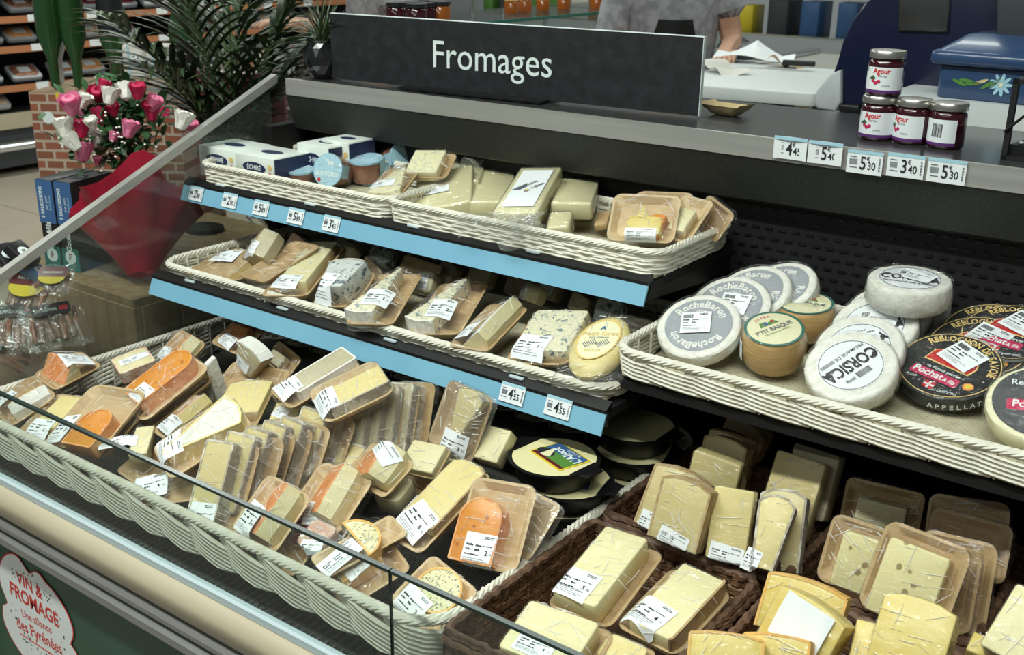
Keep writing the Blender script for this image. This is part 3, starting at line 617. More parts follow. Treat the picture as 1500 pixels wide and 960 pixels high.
pack('cheese_pack', 'bot', [(300, 630), (365, 650), (402, 570), (343, 552)], (.035, .055), [ch('slab', .03, .15, .86, .62, .02, 'paste', None)], 'flat slice of pale yellow cheese with a square back edge, middle left of the pile', None, group=G1)
pack('cheese_pack', 'bot', [(215, 638), (258, 645), (322, 590), (280, 583)], (.045, .07), [ch('ridge', .0, .12, .8, .8, .032, 'paste', 'pink_rind', 0)], 'narrow wrapped wedge with pink rind and a label at its front', (-.02, -.26, .042, .032, -4, ''), group=G1)
pack('cheese_pack', 'bot', [(205, 668), (268, 692), (388, 618), (325, 588)], (.055, .095), [ch('tri', .02, .04, .8, .9, .026, 'bloomy_rind', 'paste', 0)], 'long tray with a pointed white-rinded wedge left of the leaning row', (-.12, -.33, .06, .045, -12, ''), 'kraft_pale', group=G1)
pack('cheese_pack', 'bot', [(140, 690), (262, 655), (258, 632), (160, 660)], (.03, .035), [ch('slab', .05, 0, .6, .7, .02, KP, None, 90)], 'flat bagged pale slice with a long label lying in front of the pointed white wedge', (-.25, -.1, .06, .026, 8, ''), None, group=G1)
pack('cheese_pack', 'bot', [(188, 735), (285, 745), (292, 700), (205, 686)], (.01, .03), [], 'brown tray tucked at the front rim under a large white label', (-.25, .1, .062, .045, 10, '4'), 'kraft', group=G1)
pack('cheese_pack', 'bot', [(150, 708), (250, 715), (300, 672), (190, 672)], (.0, .015), [], 'lowest brown tray along the front rim, mostly hidden', None, 'kraft', group=G1)
# the leaning row of grey-rinded slices
def leaning(q, dz0, dz1, label, lab=None, m='paste_comte', rind='grey_rind', tr='kraft', w=.62, u=-.1, h=.008, th=.034):
    return pack('cheese_pack', 'bot', q, (dz0, dz1), [ch('rect', u, -.02, w, .93, th, m, rind)], label, lab, tr, group='leaning row of grey-rinded slices', h=h)
rows = [((314, 643), (383, 652), (281, 764), (350, 786)), ((348, 630), (421, 645), (318, 745), (385, 765)), ((378, 620), (437, 640), (350, 725), (405, 742)), ((402, 611), (465, 634), (378, 712), (430, 728)), ((430, 603), (489, 633), (405, 702), (455, 722)), ((458, 592), (526, 618), (430, 690), (490, 712)), ((490, 585), (545, 606), (460, 680), (512, 700))]
wh = ['foremost of the leaning row, showing its whole pale face and a label', 'second in the leaning row, grey rind edge to the right', 'third in the leaning row, mottled rind beside a tray edge', 'fourth in the leaning row of grey-rinded slices', 'fifth in the leaning row, on a lighter yellowish tray', 'sixth in the leaning row, half in shade', 'last of the front leaning row, dark rind']
for i, (tl, tr_, bl, br) in enumerate(rows[::-1]):
    k = len(rows) - 1 - i
    leaning([bl, br, tr_, tl], .012, .105 - .002 * k, ('pale cheese tray, ' if k == 0 else 'upright tray of pale cheese, ') + wh[k], (-.1, -.42, .05, .045, 4, '6') if k == 0 else None, u=-.16 if k else -.10, w=.55, tr='kraft_pale' if k == 4 else 'kraft')
wh2 = ['leftmost', 'second from left', 'third from left', 'rightmost, darkest']
for i in range(3, -1, -1):
    q = [(505 + 21 * i, 690 - 6 * i), (558 + 21 * i, 708 - 5 * i), (572 + 22 * i, 582 - 4 * i), (520 + 22 * i, 562 - 4 * i)]
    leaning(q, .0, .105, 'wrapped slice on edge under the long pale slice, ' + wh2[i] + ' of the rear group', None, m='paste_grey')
pack('cheese_pack', 'bot', [(380, 578), (440, 596), (535, 532), (492, 517)], (.10, .12), [ch('rect', .0, .1, .6, .8, .02, 'paste_grey', 'bloomy_rind')], 'long tray with a silvery white-rinded slice, left of two lying across the row', (-.12, -.33, .05, .04, -6, ''), group=G1)
pack('cheese_pack', 'bot', [(433, 580), (496, 616), (590, 568), (540, 532)], (.115, .135), [ch('rect', .14, .06, .50, .82, .024, 'paste', 'grey_rind', 0, 'right')], 'long wooden tray with pale slice and grey rind lying across the rear group', (.12, -.36, .055, .036, -4, '3'), 'kraft_pale', group=G1)
pack('cheese_pack', 'bot', [(592, 590), (640, 600), (650, 575), (600, 560)], (.02, .03), [], 'dark tray edge under the middle shelf beside the tall bagged triangle', None, 'kraft', group=G1)
pack('cheese_pack', 'bot', [(622, 655), (694, 676), (726, 580), (658, 560)], (.04, .13), [ch('tri', .12, .06, .55, .9, .028, 'paste_comte', 'grey_rind', -4, 'right')], 'tall bag with a pointed wedge and a white label, standing by the price rail', (.12, -.32, .045, .042, 0, '3'), 'kraft', 'bag', group=G1)
pack('cheese_pack', 'bot', [(700, 676), (738, 694), (758, 642), (727, 630)], (.03, .06), [ch('rect', 0, 0, .9, .95, .022, KP)], 'pale unlabelled slice beside the black plastic tubs', None, None, group=G1)
pack('cheese_pack', 'bot', [(590, 692), (632, 704), (664, 668), (608, 640)], (.04, .06), [ch('rect', 0, 0, .9, .9, .022, KP)], 'plain pale slice lying behind the large orange-rinded wedge', None, 'kraft_pale', group=G1)
pack('cheese_pack', 'bot', [(510, 693), (556, 735), (613, 682), (545, 645)], (.06, .085), [ch('ridge', -.02, .05, .85, .85, .045, KP, 'washed_rind', 10)], 'large wedge with bright orange washed rind, label folded over its top', (.1, .30, .055, .03, -20, ''), 'kraft_pale', group=G1)
pack('cheese_pack', 'bot', [(545, 745), (588, 768), (620, 722), (578, 700)], (.02, .03), [ch('soft', 0, 0, .75, .75, .026, KP)], 'small round-cornered cheese in clear film under the orange-rinded wedge', None, None, 'bag', group=G1)
pack('cheese_pack', 'bot', [(425, 748), (490, 793), (548, 708), (474, 670)], (.035, .075), [ch('ridge', .0, .05, .62, .85, .038, KP, 'washed_rind', 4)], 'domed pack with a half orange, half pale wedge on a wooden tray, centre front', None, 'kraft_pale', group=G1)
pack('cheese_pack', 'bot', [(425, 795), (466, 808), (478, 742), (446, 732)], (.015, .05), [ch('rect', 0, 0, .8, .9, .02, 'burgundy', None)], 'pack with dark red print squeezed between two orange-rinded wedges', (.2, .2, .03, .035, 0, ''), 'kraft', group=G1)
pack('cheese_pack', 'bot', [(332, 778), (406, 814), (460, 722), (392, 700)], (.03, .08), [ch('ridge', .05, .05, .62, .85, .036, KP, 'washed_rind', 0)], 'film bag with an orange-rinded wedge hanging over the front rim, label at left', (-.18, -.22, .045, .05, -6, '3'), 'kraft_pale', group=G1)
pack('cheese_pack', 'bot', [(428, 815), (478, 838), (520, 782), (470, 765)], (.01, .03), [ch('soft', 0, 0, .7, .7, .026, 'pink_rind', None)], 'low wrapped piece with a rounded rind just behind the front rim', (.1, -.3, .035, .025, 20, ''), None, 'bag', group=G1)
pack('cheese_pack', 'bot', [(556, 780), (620, 817), (716, 700), (672, 672)], (.035, .075), [ch('slab', .04, .12, .78, .78, .022, 'paste', 'brown_rind', 0, 'right')], 'long tray with a big pale holed slice and a white label, right of centre', (.02, -.26, .056, .05, -18, '6'), 'kraft_pale', group=G1)
pack('cheese_pack', 'bot', [(722, 800), (775, 822), (824, 745), (772, 712)], (.02, .07), [], 'wooden tray in crinkled film behind the large orange slice', None, 'kraft_pale', 'bag', group=G1)
pack('cheese_pack', 'bot', [(660, 822), (756, 845), (788, 718), (696, 694)], (.02, .095), [ch('tongue', -.14, -.12, .62, .72, .028, 'mimolette', 'mimolette_rind')], 'upright wooden tray with a large speckled orange slice, nearest the brown baskets', (-.04, -.34, .046, .046, 0, '2'), 'kraft_pale', group=G1)
pack('cheese_pack', 'bot', [(450, 862), (530, 880), (615, 828), (560, 795)], (.01, .03), [ch('rect', -.1, -.05, .3, .6, .024, 'golden_rind')], 'wooden tray low at the front rim under the herb-speckled slice', (-.3, -.1, .055, .04, 10, '1'), group=G1)
pack('cheese_pack', 'bot', [(470, 832), (608, 800), (590, 768), (437, 803)], (.045, .05), [ch('tongue', .12, .1, .6, .62, .02, 'herb_cheese', 'golden_rind', -90)], 'herb-speckled slice with golden rind lying sideways on a small tray', (-.26, -.15, .06, .03, 6, ''), 'kraft_pale', group=G1)
pack('cheese_pack', 'bot', [(558, 892), (648, 926), (706, 868), (632, 812)], (.02, .05), [ch('round', .05, .10, .70, .72, .018, 'herb_cheese', 'golden_rind', 0)], 'rounded herb-speckled cheese in the front right corner of the big basket', (-.12, -.34, .054, .042, -4, '2'), 'kraft_pale', group=G1)
for q_, ab_, c_, l_, st_ in (([(385, 640), (432, 652), (458, 602), (408, 584)], (.035, .06), [ch('rect', 0, 0, .7, .8, .024, 'paste')], 'pale slice with a tiny white label behind the pointed white wedge', (-.1, .1, .03, .02, -20, '')),
        ([(560, 735), (600, 752), (640, 706), (600, 690)], (.0, .02), [], 'low wooden tray between the orange-rinded wedge and the big holed slice', None), ([(300, 695), (345, 712), (395, 650), (350, 636)], (.02, .04), [], 'wooden tray hidden below the pointed white wedge, right side', None),
        ([(480, 700), (520, 712), (545, 660), (505, 648)], (.02, .05), [ch('rect', 0, 0, .8, .9, .02, 'paste_comte', 'grey_rind')], 'grey-rinded piece between the leaning row and the orange-rinded wedge', None), ([(640, 700), (680, 712), (700, 660), (662, 648)], (.01, .04), [ch('rect', 0, 0, .8, .8, .02, KP)], 'pale piece behind the big holed slice, near the tall triangular bag', None),
        ([(240, 600), (290, 612), (320, 575), (272, 566)], (.01, .03), [ch('rect', 0, 0, .8, .8, .02, 'paste')], 'yellowish pack low down between the long orange slice and the pink-rinded wedge', None), ([(385, 830), (430, 848), (462, 806), (418, 790)], (.0, .01), [], 'wooden tray at the very front rim, left of the sideways herb slice', None)):
    pack('cheese_pack', 'bot', q_, ab_, c_, l_, st_, group=G1)
# ---- middle shelf ---------------------------------------------------------------------------------------------
G2 = 'wrapped cheeses on the middle shelf'
BL = 'blue_cheese'
pack('cheese_pack', 'mid', [(275, 395), (345, 418), (395, 385), (330, 366)], (.015, .03), [ch('ridge', .05, .05, .8, .75, .03, 'paste', 'brown_rind', 70)], 'wrapped wedge with a crooked label at the left end of the middle shelf', (-.1, .1, .06, .038, 0, '2'), group=G2)
pack('cheese_pack', 'mid', [(352, 382), (392, 398), (418, 360), (375, 342)], (.03, .07), [ch('ridge', 0, 0, .9, .9, .04, 'paste_grey', 'brown_rind', 0)], 'shaded wrapped wedge with label, second from the left end, at the back', (.1, -.3, .036, .034, -6, '3'), None, group=G2)
pack('cheese_pack', 'mid', [(345, 402), (392, 418), (462, 362), (440, 352)], (.03, .07), [], 'wooden tray tilted on its side behind the long pale bar', None, 'kraft', group=G2)
pack('cheese_pack', 'mid', [(390, 425), (442, 445), (503, 368), (448, 356)], (.02, .055), [ch('rect', .05, .06, .62, .82, .024, KP, None)], 'long tray with a pale bar of cheese, half in shade, label at its foot', (-.05, -.33, .05, .042, -6, '5'), group=G2)
pack('cheese_pack', 'mid', [(460, 440), (515, 462), (546, 408), (498, 392)], (.02, .06), [ch('fan', .0, .1, .82, .8, .042, 'blue_cheese_dark', 'grey_rind', 0, 'top')], 'blue cheese wedge with mottled top, left of the pointed blue wedge', (-.15, -.22, .036, .052, -8, ''), group=G2)
pack('cheese_pack', 'mid', [(512, 468), (570, 485), (618, 408), (556, 396)], (.02, .055), [ch('tri', -.08, -.02, .62, .9, .03, BL, 'bloomy_rind', 170, 'top')], 'pointed pale blue-veined wedge on a tray, price 1 label in its middle', (.0, -.18, .046, .055, -2, '1'), 'kraft', group=G2)
pack('cheese_pack', 'mid', [(606, 480), (665, 503), (714, 426), (650, 406)], (.02, .055), [ch('tri', -.1, .0, .6, .9, .03, BL, 'bloomy_rind', 165, 'top')], 'pointed blue-veined wedge on a tray with a long drooping label, price 2', (.0, -.20, .042, .058, 2, '2'), 'kraft', group=G2)
pack('cheese_pack', 'mid', [(662, 505), (708, 520), (772, 460), (722, 438)], (.02, .055), [ch('ridge', .05, .05, .7, .85, .036, KP, 'bloomy_rind', 0)], 'cream wedge with white rind on a narrow tray, between two blue cheeses', (-.26, -.22, .034, .042, -6, '3'), 'kraft', group=G2)
pack('cheese_pack', 'mid', [(742, 520), (828, 550), (858, 482), (792, 450)], (.02, .06), [ch('rect', .05, .05, .84, .86, .026, BL, None)], 'square block of strongly blue-veined cheese on a tray, with a long label', (-.12, -.28, .056, .048, -6, '1'), 'kraft', group=G2)
pb = [(755, 440), (800, 450), (805, 425), (770, 412)]
pack('cheese_pack', 'mid', pb, (.03, .06), [ch('ridge', 0, 0, .9, .9, .04, KP, 'bloomy_rind')], 'small pale wedge standing in the shade behind the square blue block', None, None, group=G2)
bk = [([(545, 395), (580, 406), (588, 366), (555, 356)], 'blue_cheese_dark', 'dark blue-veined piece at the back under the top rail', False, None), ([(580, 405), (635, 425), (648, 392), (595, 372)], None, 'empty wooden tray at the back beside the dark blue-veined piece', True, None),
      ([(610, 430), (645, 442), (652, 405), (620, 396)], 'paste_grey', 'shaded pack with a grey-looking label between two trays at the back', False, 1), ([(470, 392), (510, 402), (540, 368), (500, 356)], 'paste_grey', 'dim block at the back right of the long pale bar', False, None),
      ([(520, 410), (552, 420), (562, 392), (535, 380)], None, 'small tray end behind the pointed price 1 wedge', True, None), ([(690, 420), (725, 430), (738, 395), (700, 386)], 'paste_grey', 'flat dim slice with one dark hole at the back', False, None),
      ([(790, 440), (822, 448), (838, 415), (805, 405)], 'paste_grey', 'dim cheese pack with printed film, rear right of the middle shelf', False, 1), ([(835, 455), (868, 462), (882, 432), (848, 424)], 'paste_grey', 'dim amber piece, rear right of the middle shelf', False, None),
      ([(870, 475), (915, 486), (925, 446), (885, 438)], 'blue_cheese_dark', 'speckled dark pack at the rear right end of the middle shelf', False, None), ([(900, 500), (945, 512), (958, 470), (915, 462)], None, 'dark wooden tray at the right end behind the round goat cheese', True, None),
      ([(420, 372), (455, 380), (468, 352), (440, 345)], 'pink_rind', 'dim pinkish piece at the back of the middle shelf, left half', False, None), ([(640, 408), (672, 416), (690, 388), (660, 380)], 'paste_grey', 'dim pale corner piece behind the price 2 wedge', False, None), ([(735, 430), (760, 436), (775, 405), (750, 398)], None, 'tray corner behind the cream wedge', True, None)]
for q, m_, lb, tr_, st in bk:
    pack('cheese_pack', 'mid', q, (.01, .05), [ch('soft', 0, 0, .85, .85, .026, m_)] if m_ else [], lb, (0, 0, .03, .03, 0, '2') if st else None, 'kraft' if tr_ else None, 'film' if m_ else 'bag', group=G2)
# round goat cheese in a clear box
mx, w, l = qframe('mid', [(828, 545), (895, 575), (930, 495), (872, 470)], .02, .055)
t = thing('goat_cheese', 'flat round goat cheese in film with an oval gold-ringed label, right end of middle shelf', 'cheese', mx)
MB().lathe([(0, 0), (w * .50, .002), (w * .54, .012), (w * .50, .022), (w * .42, .026), (0, .027)], 36, 0, M.Diagonal((1, l / w, 1, 1))).build('cheese', 'paste', t)
MB().lathe([(0, .0275), (w * .36, .0278), (w * .40, .0279), (w * .40, .0282), (0, .0284)], 36, [0, 0, 1, 0], M.Diagonal((1, l / w * .95, 1, 1))).build('oval_label', ['cream_print', 'gold'], t, False)
lr = MB().lathe([(w * .37, .0285), (w * .40, .0287)], 36, 0, M.Diagonal((1, l / w * .95, 1, 1))); lr.f = lr.f[:-2]; lr.m = lr.m[:-2]; lr.build('gold_ring', 'gold', t, False)
text('Petit Grec', .014, T(0, .014, .0288), 'gold', t, .01); text('pur chèvre', .007, T(0, .004, .0288), 'ink_grey', t); text('ROYA', .010, T(0, -.032, .0288), 'gold', t, .01); text('A', .013, T(0, .030, .0288), 'carton_blue', t, .03)
for sx in (-1, 1):
    st = MB()
    for i in range(7): st.box(-.010 + i * .003, -.0088 + i * .003, -.007, .007, 0, .0003, 0, T(sx * .010, -.012, .0288) @ R(35))
    st.build('striped_mark', 'ink_grey', t, False)
film(t, [V((x * .62 * w, y * .60 * l, z)) for x in (-1, 1) for y in (-1, 1) for z in (0, .010)] + [V((w * .5 * cos(a * pi / 8), l * .5 * sin(a * pi / 8), .028)) for a in range(16)], 'film')
# ---- top shelf -------------------------------------------------------------------------------------------------
def brick_pack(name, label, cat, p, w, d, h, rot, side, top, group, fn=None):
    t = thing(name, label, cat, T(*p) @ R(rot), group); MB().prism(rrect(w, d, .002, 1), 0, h, .001, 1, 0).build('carton', [side, top], t)
    if fn: fn(t, w, d, h)
    return t
FR = lambda d, z: T(0, -d / 2 - .0004, z) @ R(90, 'X')
def butter(col):
    def f(t, w, d, h):
        f0 = FR(d, h * .62)
        MB().prism(outline('round', w * .58, h * .36), 0, .0004, mx=f0).build('emblem', 'carton_navy', t, False)
        text('ÉCHIRÉ', h * .20, f0 @ T(0, 0, .0006), 'letter_white', t, .02); text('beurre', h * .10, FR(d, h * .30), col, t, .01)
        MB().box(-w * .18, w * .18, -h * .03, h * .03, 0, .0003, 0, FR(d, h * .17)).build('colour_band', col, t, False)
        MB().prism(outline('round', .012, .012), 0, .0004, mx=FR(d, h * .70) @ T(w * .40, 0, 0)).build('gold_seal', 'gold', t, False)
        MB().prism(outline('round', .011, .011), 0, .0004, mx=FR(d, h * .45) @ T(w * .40, 0, 0)).build('red_seal', 'red', t, False)
        MB().prism(outline('round', w * .5, d * .3), 0, .0004, mx=T(0, 0, h)).build('top_emblem', 'carton_navy', t, False)
        MB().box(w * .5, w * .5 + .0005, -d * .48, d * .48, 0, h * .96).build('navy_side', 'carton_navy', t, False)
    return f
for (pl, pr, y, dp, lb, col) in (((290, 212), (343, 217), 1.455, .10, 'white butter carton with navy sides, leftmost, green band', 'mid_green'), ((343, 223), (400, 231), 1.455, .10, 'white butter carton with navy sides in front, red band', 'red'),
                                 ((434, 209), (480, 215), 1.55, .09, 'white butter carton behind the blue disc pack, red band', 'red'), ((470, 203), (510, 209), 1.59, .08, 'rearmost butter carton, only its top and navy side showing', 'red')):
    a = ony(*pl, y); b = ony(*pr, y); w = (b - a).length; hh = a.z - 1.058
    brick_pack('butter_carton', lb, 'carton', ((a.x + b.x) / 2, y + dp / 2, 1.058), w, dp, hh, 0, 'carton_white', 'carton_white', 'butter cartons', butter(col))
def disc_pack(px, py, z, r, yaw, label, face=True, flat=False, th=.045):
    p = onz(px, py, z); mx = T(*p) @ R(yaw) @ (R(72, 'X') if not flat else R(8, 'X'))
    t = thing('round_pack', label, 'food pack', mx, 'round pâté packs'); MB().lathe([(0, -th), (r * .88, -th), (r * .95, -.004), (0, -.004)], 28).build('contents', 'meat', t)
    MB().lathe([(0, -.004), (r, -.004), (r, 0), (0, .0004)], 32).build('lid_disc', 'light_blue', t)
    b = MB(); b.grid(lambda u, v: ((r * 1.02) * cos(pi * u) * 1.0, (v - .5) * r * .8, -.0005 - (th + .002) * sin(pi * u) ** .5 if 0 < u < 1 else 0), 14, 1); b.build('paper_band', 'light_blue', t)
    if face:
        text('BOUYURDI', r * .40, T(0, -r * .25, .0008), 'letter_white', t, .02, .8); MB().prism(outline('round', r * .22, r * .22), 0, .001, mx=T(-r * .5, -r * .62, .0004)).build('red_dot', 'red', t, False)
        g = MB(); g.prism([(-.20, 0), (.22, 0), (.24, .12), (.20, .20), (-.20, .18)], 0, .0006)
        for lx in (-.17, -.06, .10, .19): g.box(lx - .02, lx + .02, -.22, .02, 0, .0006)
        g.prism([(-.20, .10), (-.34, .24), (-.40, .20), (-.38, .30), (-.22, .36), (-.12, .16)][::-1], 0, .0006); g.build('goat_mark', 'letter_white', t, False, mx=T(r * .15, r * .35, .0004) @ M.Scale(r * .9, 4))
        text('terrine de campagne', r * .1, T(0, -r * .55, .0008), 'letter_white', t)
    film(t, [V((r * .98 * cos(a * pi / 8), r * .98 * sin(a * pi / 8), z_)) for a in range(16) for z_ in (-th - .002, .0)], 'film'); return t
disc_pack(480, 249, 1.096, .034, 12, 'light blue disc label pack standing upright with a white goat drawing')
disc_pack(545, 250, 1.088, .034, 60, 'blue-banded brown pack beside the upright blue disc, showing its side', False)
disc_pack(536, 232, 1.112, .036, 20, 'blue-banded pack lying on top of the others, meat side visible', False, True)
disc_pack(592, 230, 1.108, .032, 75, 'blue-banded pack at the back, next to the speckled wedges', False)
disc_pack(428, 256, 1.078, .030, 0, 'pack with light blue lid lying low behind the basket rim', False, True, .02)
disc_pack(440, 248, 1.092, .028, 30, 'small light blue pack between the butter carton and the upright disc', False, True, .02)
G3 = 'cheeses in the right top basket'
pack('cheese_pack', 'top', [(533, 285), (582, 298), (612, 252), (575, 242)], (.03, .06), [ch('tri', .05, 0, .85, .95, .02, 'blue_cheese_pale', None, 180)], 'pale speckled blue wedge with label leaning in front of its twin', (-.15, -.18, .05, .03, 12, ''), group='speckled wedges on the top shelf')
pack('cheese_pack', 'top', [(596, 262), (650, 262), (672, 232), (610, 220)], (.05, .085), [ch('rect', -.1, 0, .75, .9, .022, 'blue_cheese_pale', None)], 'rear pale speckled blue piece on a tray, its label facing away', None, group='speckled wedges on the top shelf')
def block(q, ab, th, label, stick=None, tail=None, group=G3, m='paste_cream', words=None):
    mx, w, l = qframe('top', q, *ab); t = thing('cheese_block', label, 'cheese', mx @ T(0, 0, -th), group)
    MB().prism(rrect(w, l, .006, 3), 0, th, .005).build('cheese', m, t)
    bg = MB(); hw, hl = w / 2 + .0012, l / 2 + .0012
    bg.prism(rrect(2 * hw, 2 * hl, .007, 3), -.0005, th + .0012, .004)
    if tail: 
        tx, ty, tl = tail; rn = random.Random(3)
        def fn(u, v):
            k = .3 + .9 * u; return (tx * w + (v - .5) * .06 * k + .010 * sin(9 * u + 5 * v), ty * l + math.copysign(tl * u, ty), th * .6 + .014 * sin(7 * v + 3 * u) * u + .010 * sin(15 * v * u))
        bg.grid(fn, 9, 12)
    bg.build('bag', 'bag', t)
    if stick: sticker(t, T(stick[0] * w, stick[1] * l, th + .0022) @ R(stick[4]), stick[2], stick[3], '', bar=stick[5], seed=3)
    return t, w, l
mx, w, l = qframe('top', [(606, 292), (690, 312), (692, 262), (612, 243)], .018, .052)
t, w, l = block([(606, 294), (690, 312), (692, 258), (612, 240)], (.018, .056), .05, 'large cream cheese block in a clear bag, leaning, barcode label on its front', (-.12, -.05, .05, .026, 0, True), (.35, .5, .05))
t, w, l = block([(722, 305), (785, 318), (818, 250), (768, 240)], (.052, .085), .032, 'cream cheese bar lying on top with a large handwritten-style white label', None, (.3, -.5, .045))
lb = MB(); lb.grid(lambda u, v: ((u - .5) * w * .72, (v - .5) * l * .8, .0342), 1, 1); lb = lb.build('paper_label', 'label_white', t, False)
text('Tomme', .017, T(-.004, .012, .0346) @ R(58), 'ink', t, 0, .9); text('de Vallée', .015, T(.010, .0, .0346) @ R(58), 'ink', t, 0, .9); MB().prism(outline('round', .008, .008), 0, .0005, mx=T(.0, -.012, .0344)).build('gold_sun', 'gold', t, False)
for k in range(6): MB().box(-.02, .02 - .004 * k, 0, .0008, 0, .0003, 0, T(-.016 + k * .0026, .004, .0346) @ R(58)).build('print_line', 'ink_grey', t, False)
block([(800, 298), (835, 306), (838, 268), (806, 262)], (.0, .03), .03, 'cream block at the foot of the stack, right of the labelled bar')
block([(812, 292), (862, 302), (880, 268), (822, 255)], (.055, .062), .03, 'cream block on top at right, bag end curling to the right', None, (.5, .5, .03))
block([(800, 330), (832, 336), (838, 312), (806, 306)], (.03, .045), .03, 'lowest small cream block behind the basket rim')
block([(690, 290), (740, 300), (758, 250), (700, 243)], (.03, .05), .036, 'cream block between the leaning block and the labelled bar')
block([(640, 262), (700, 268), (712, 240), (655, 232)], (.045, .055), .03, 'cream block lying at the back behind the leaning block', None, (.4, .5, .035))
block([(838, 322), (868, 330), (880, 306), (850, 298)], (.005, .012), .018, 'flat greyish block in slack film at the back of the right top basket', m='paste_grey')
# empty bag hanging over the rim
hb = MB(); P0 = ony(676, 318, 1.408); P1 = ony(792, 318, 1.408)
def hf(u, v):
    p = P0.lerp(P1, u); d = v * (.036 + .016 * sin(2.6 + 7 * u) + .012 * (1 - abs(2 * u - 1)))
    return (p.x + .006 * sin(9 * v), p.y - .022 - .007 * sin(11 * u + 6 * v) - .004 * sin(23 * u * v) + (.03 if v < .05 else 0), p.z + .006 - d)
hb.grid(hf, 16, 8); o = hb.build('plastic_bag', 'bag', None, True, label='crumpled empty clear bag hanging over the front rim of the right top basket', cat='bag')
mx, w, l = qframe('top', [(890, 350), (985, 360), (1000, 292), (902, 282)], .02, .085)
pack('cheese_pack', 'top', [(1000, 345), (1060, 338), (1083, 312), (1035, 288)], (.03, .08), [], 'dark wooden tray farthest back in the right top basket', None, group=G3)
pack('cheese_pack', 'top', [(958, 352), (1010, 352), (1049, 298), (1000, 285)], (.03, .085), [ch('rect', .0, -.1, .5, .5, .02, 'paste_pale')], 'wooden tray just right of the yellow crumbly cheese', None, 'kraft_pale', group=G3)
pack('cheese_pack', 'top', [(920, 350), (1000, 356), (1022, 288), (930, 276)], (.01, .075), [ch('rect', .1, -.1, .4, .5, .02, 'apricot')], 'wooden tray directly behind the yellow crumbly cheese', None, 'kraft', group=G3)
pack('cheese_pack', 'top', [(889, 350), (985, 360), (1000, 292), (900, 280)], (.025, .09), [ch('soft', .05, -.22, .5, .40, .022, 'paste_yellow'), ch('tri', .22, -.2, .3, .5, .02, 'mimolette', None, 10), ch('tri', .0, .05, .2, .3, .022, 'paste_yellow', None, 190)], 'film-wrapped tray with crumbly yellow cheese and a label at the bottom', (.02, -.40, .052, .020, 2, ''), 'kraft_pale', group=G3)
pack('cheese_pack', 'top', [(872, 334), (890, 344), (896, 322), (880, 312)], (.01, .02), [ch('soft', 0, 0, .9, .9, .012, 'kraft')], 'small brown curled tray corner left of the yellow crumbly cheese', None, None, None, group=G3)
# ---- black tubs -------------------------------------------------------------------------------------------------
def tub(x, y, z, label, face=False, rot=0, lid=True):
    t = thing('cheese_tub', label, 'tub', T(x, y, z) @ R(rot), 'black plastic tubs')
    mb = MB().lathe([(.0, .0), (.050, .0), (.056, .004), (.062, .030), (.070, .034), (.070, .0365), (.0655, .0365), (.060, .033), (.0, .031)], 40)
    for s_ in (1, -1): mb.prism([(.055 * s_, -.028 * s_), (.081 * s_, -.016 * s_), (.081 * s_, .016 * s_), (.055 * s_, .028 * s_)], .0335, .036, .0005)
    mb.build('tub', 'black_plastic', t); MB().lathe([(0, .0345), (.0645, .0345), (.0645, .0350), (0, .0352)], 36).build('lid_film', 'paste_cream', t)
    if face:
        a = MB().prism(rrect(.078, .058, .004, 2), 0, .0008).build('lid_label', 'yellow', t, False, mx=T(.006, .006, .0354) @ R(168))
        MB().box(-.036, .036, -.006, .026, .0008, .0011).build('green_field', 'mid_green', a, False); MB().box(-.036, .036, .020, .026, .0011, .0013).build('dark_sky', 'burgundy', a, False); MB().prism([(-.036, -.026), (.036, -.026), (.036, .0), (-.036, -.006)], .0010, .0013).build('blue_field', 'carton_blue', a, False)
        text("L'Aligot", .021, T(-.006, -.009, .0016), 'letter_white', a, .02, .9); text('de l\'Aubrac', .007, T(-.006, -.021, .0016), 'letter_white', a)
        MB().lathe([(.010, .0012), (.014, .0014)], 24).build('spoon_ring', 'ink', a, False, mx=T(.022, .010, 0) @ M.Diagonal((1.2, .8, 1, 1))); MB().prism(outline('tri', .018, .03), .0012, .0016).build('melted_cheese', 'cream_print', a, False, mx=T(.018, .006, 0) @ R(20))
    return t
p = onz(812, 668, .818); tz = p.z - .036
tub(p.x, p.y, tz, 'top tub of the front stack, its lid label readable upside down', True, -8)
for i, (dx, dy, nm) in enumerate(((.018, .012, 'second tub of the front stack, a blue label corner showing'), (.012, .018, 'third tub down in the front stack'))):
    tt = tub(p.x + dx, p.y + dy, tz - .037 * (i + 1), nm, False, 12 + 20 * i); MB().prism([(0, 0), (.03, 0), (.024, .026)], .0356, .0364).build('blue_label_corner', 'carton_blue', tt, False, mx=T(.01, -.02, 0))
q0 = onz(930, 622, .812)
for i, nm in enumerate(('top tub of the rear stack, deep in shade under the shelf', 'second tub of the rear stack', 'third tub of the rear stack', 'lowest tub of the rear stack')): tub(q0.x + .004 * (i % 2), q0.y - .003 * i, q0.z - .036 - .037 * i, nm, False, 15 * i)
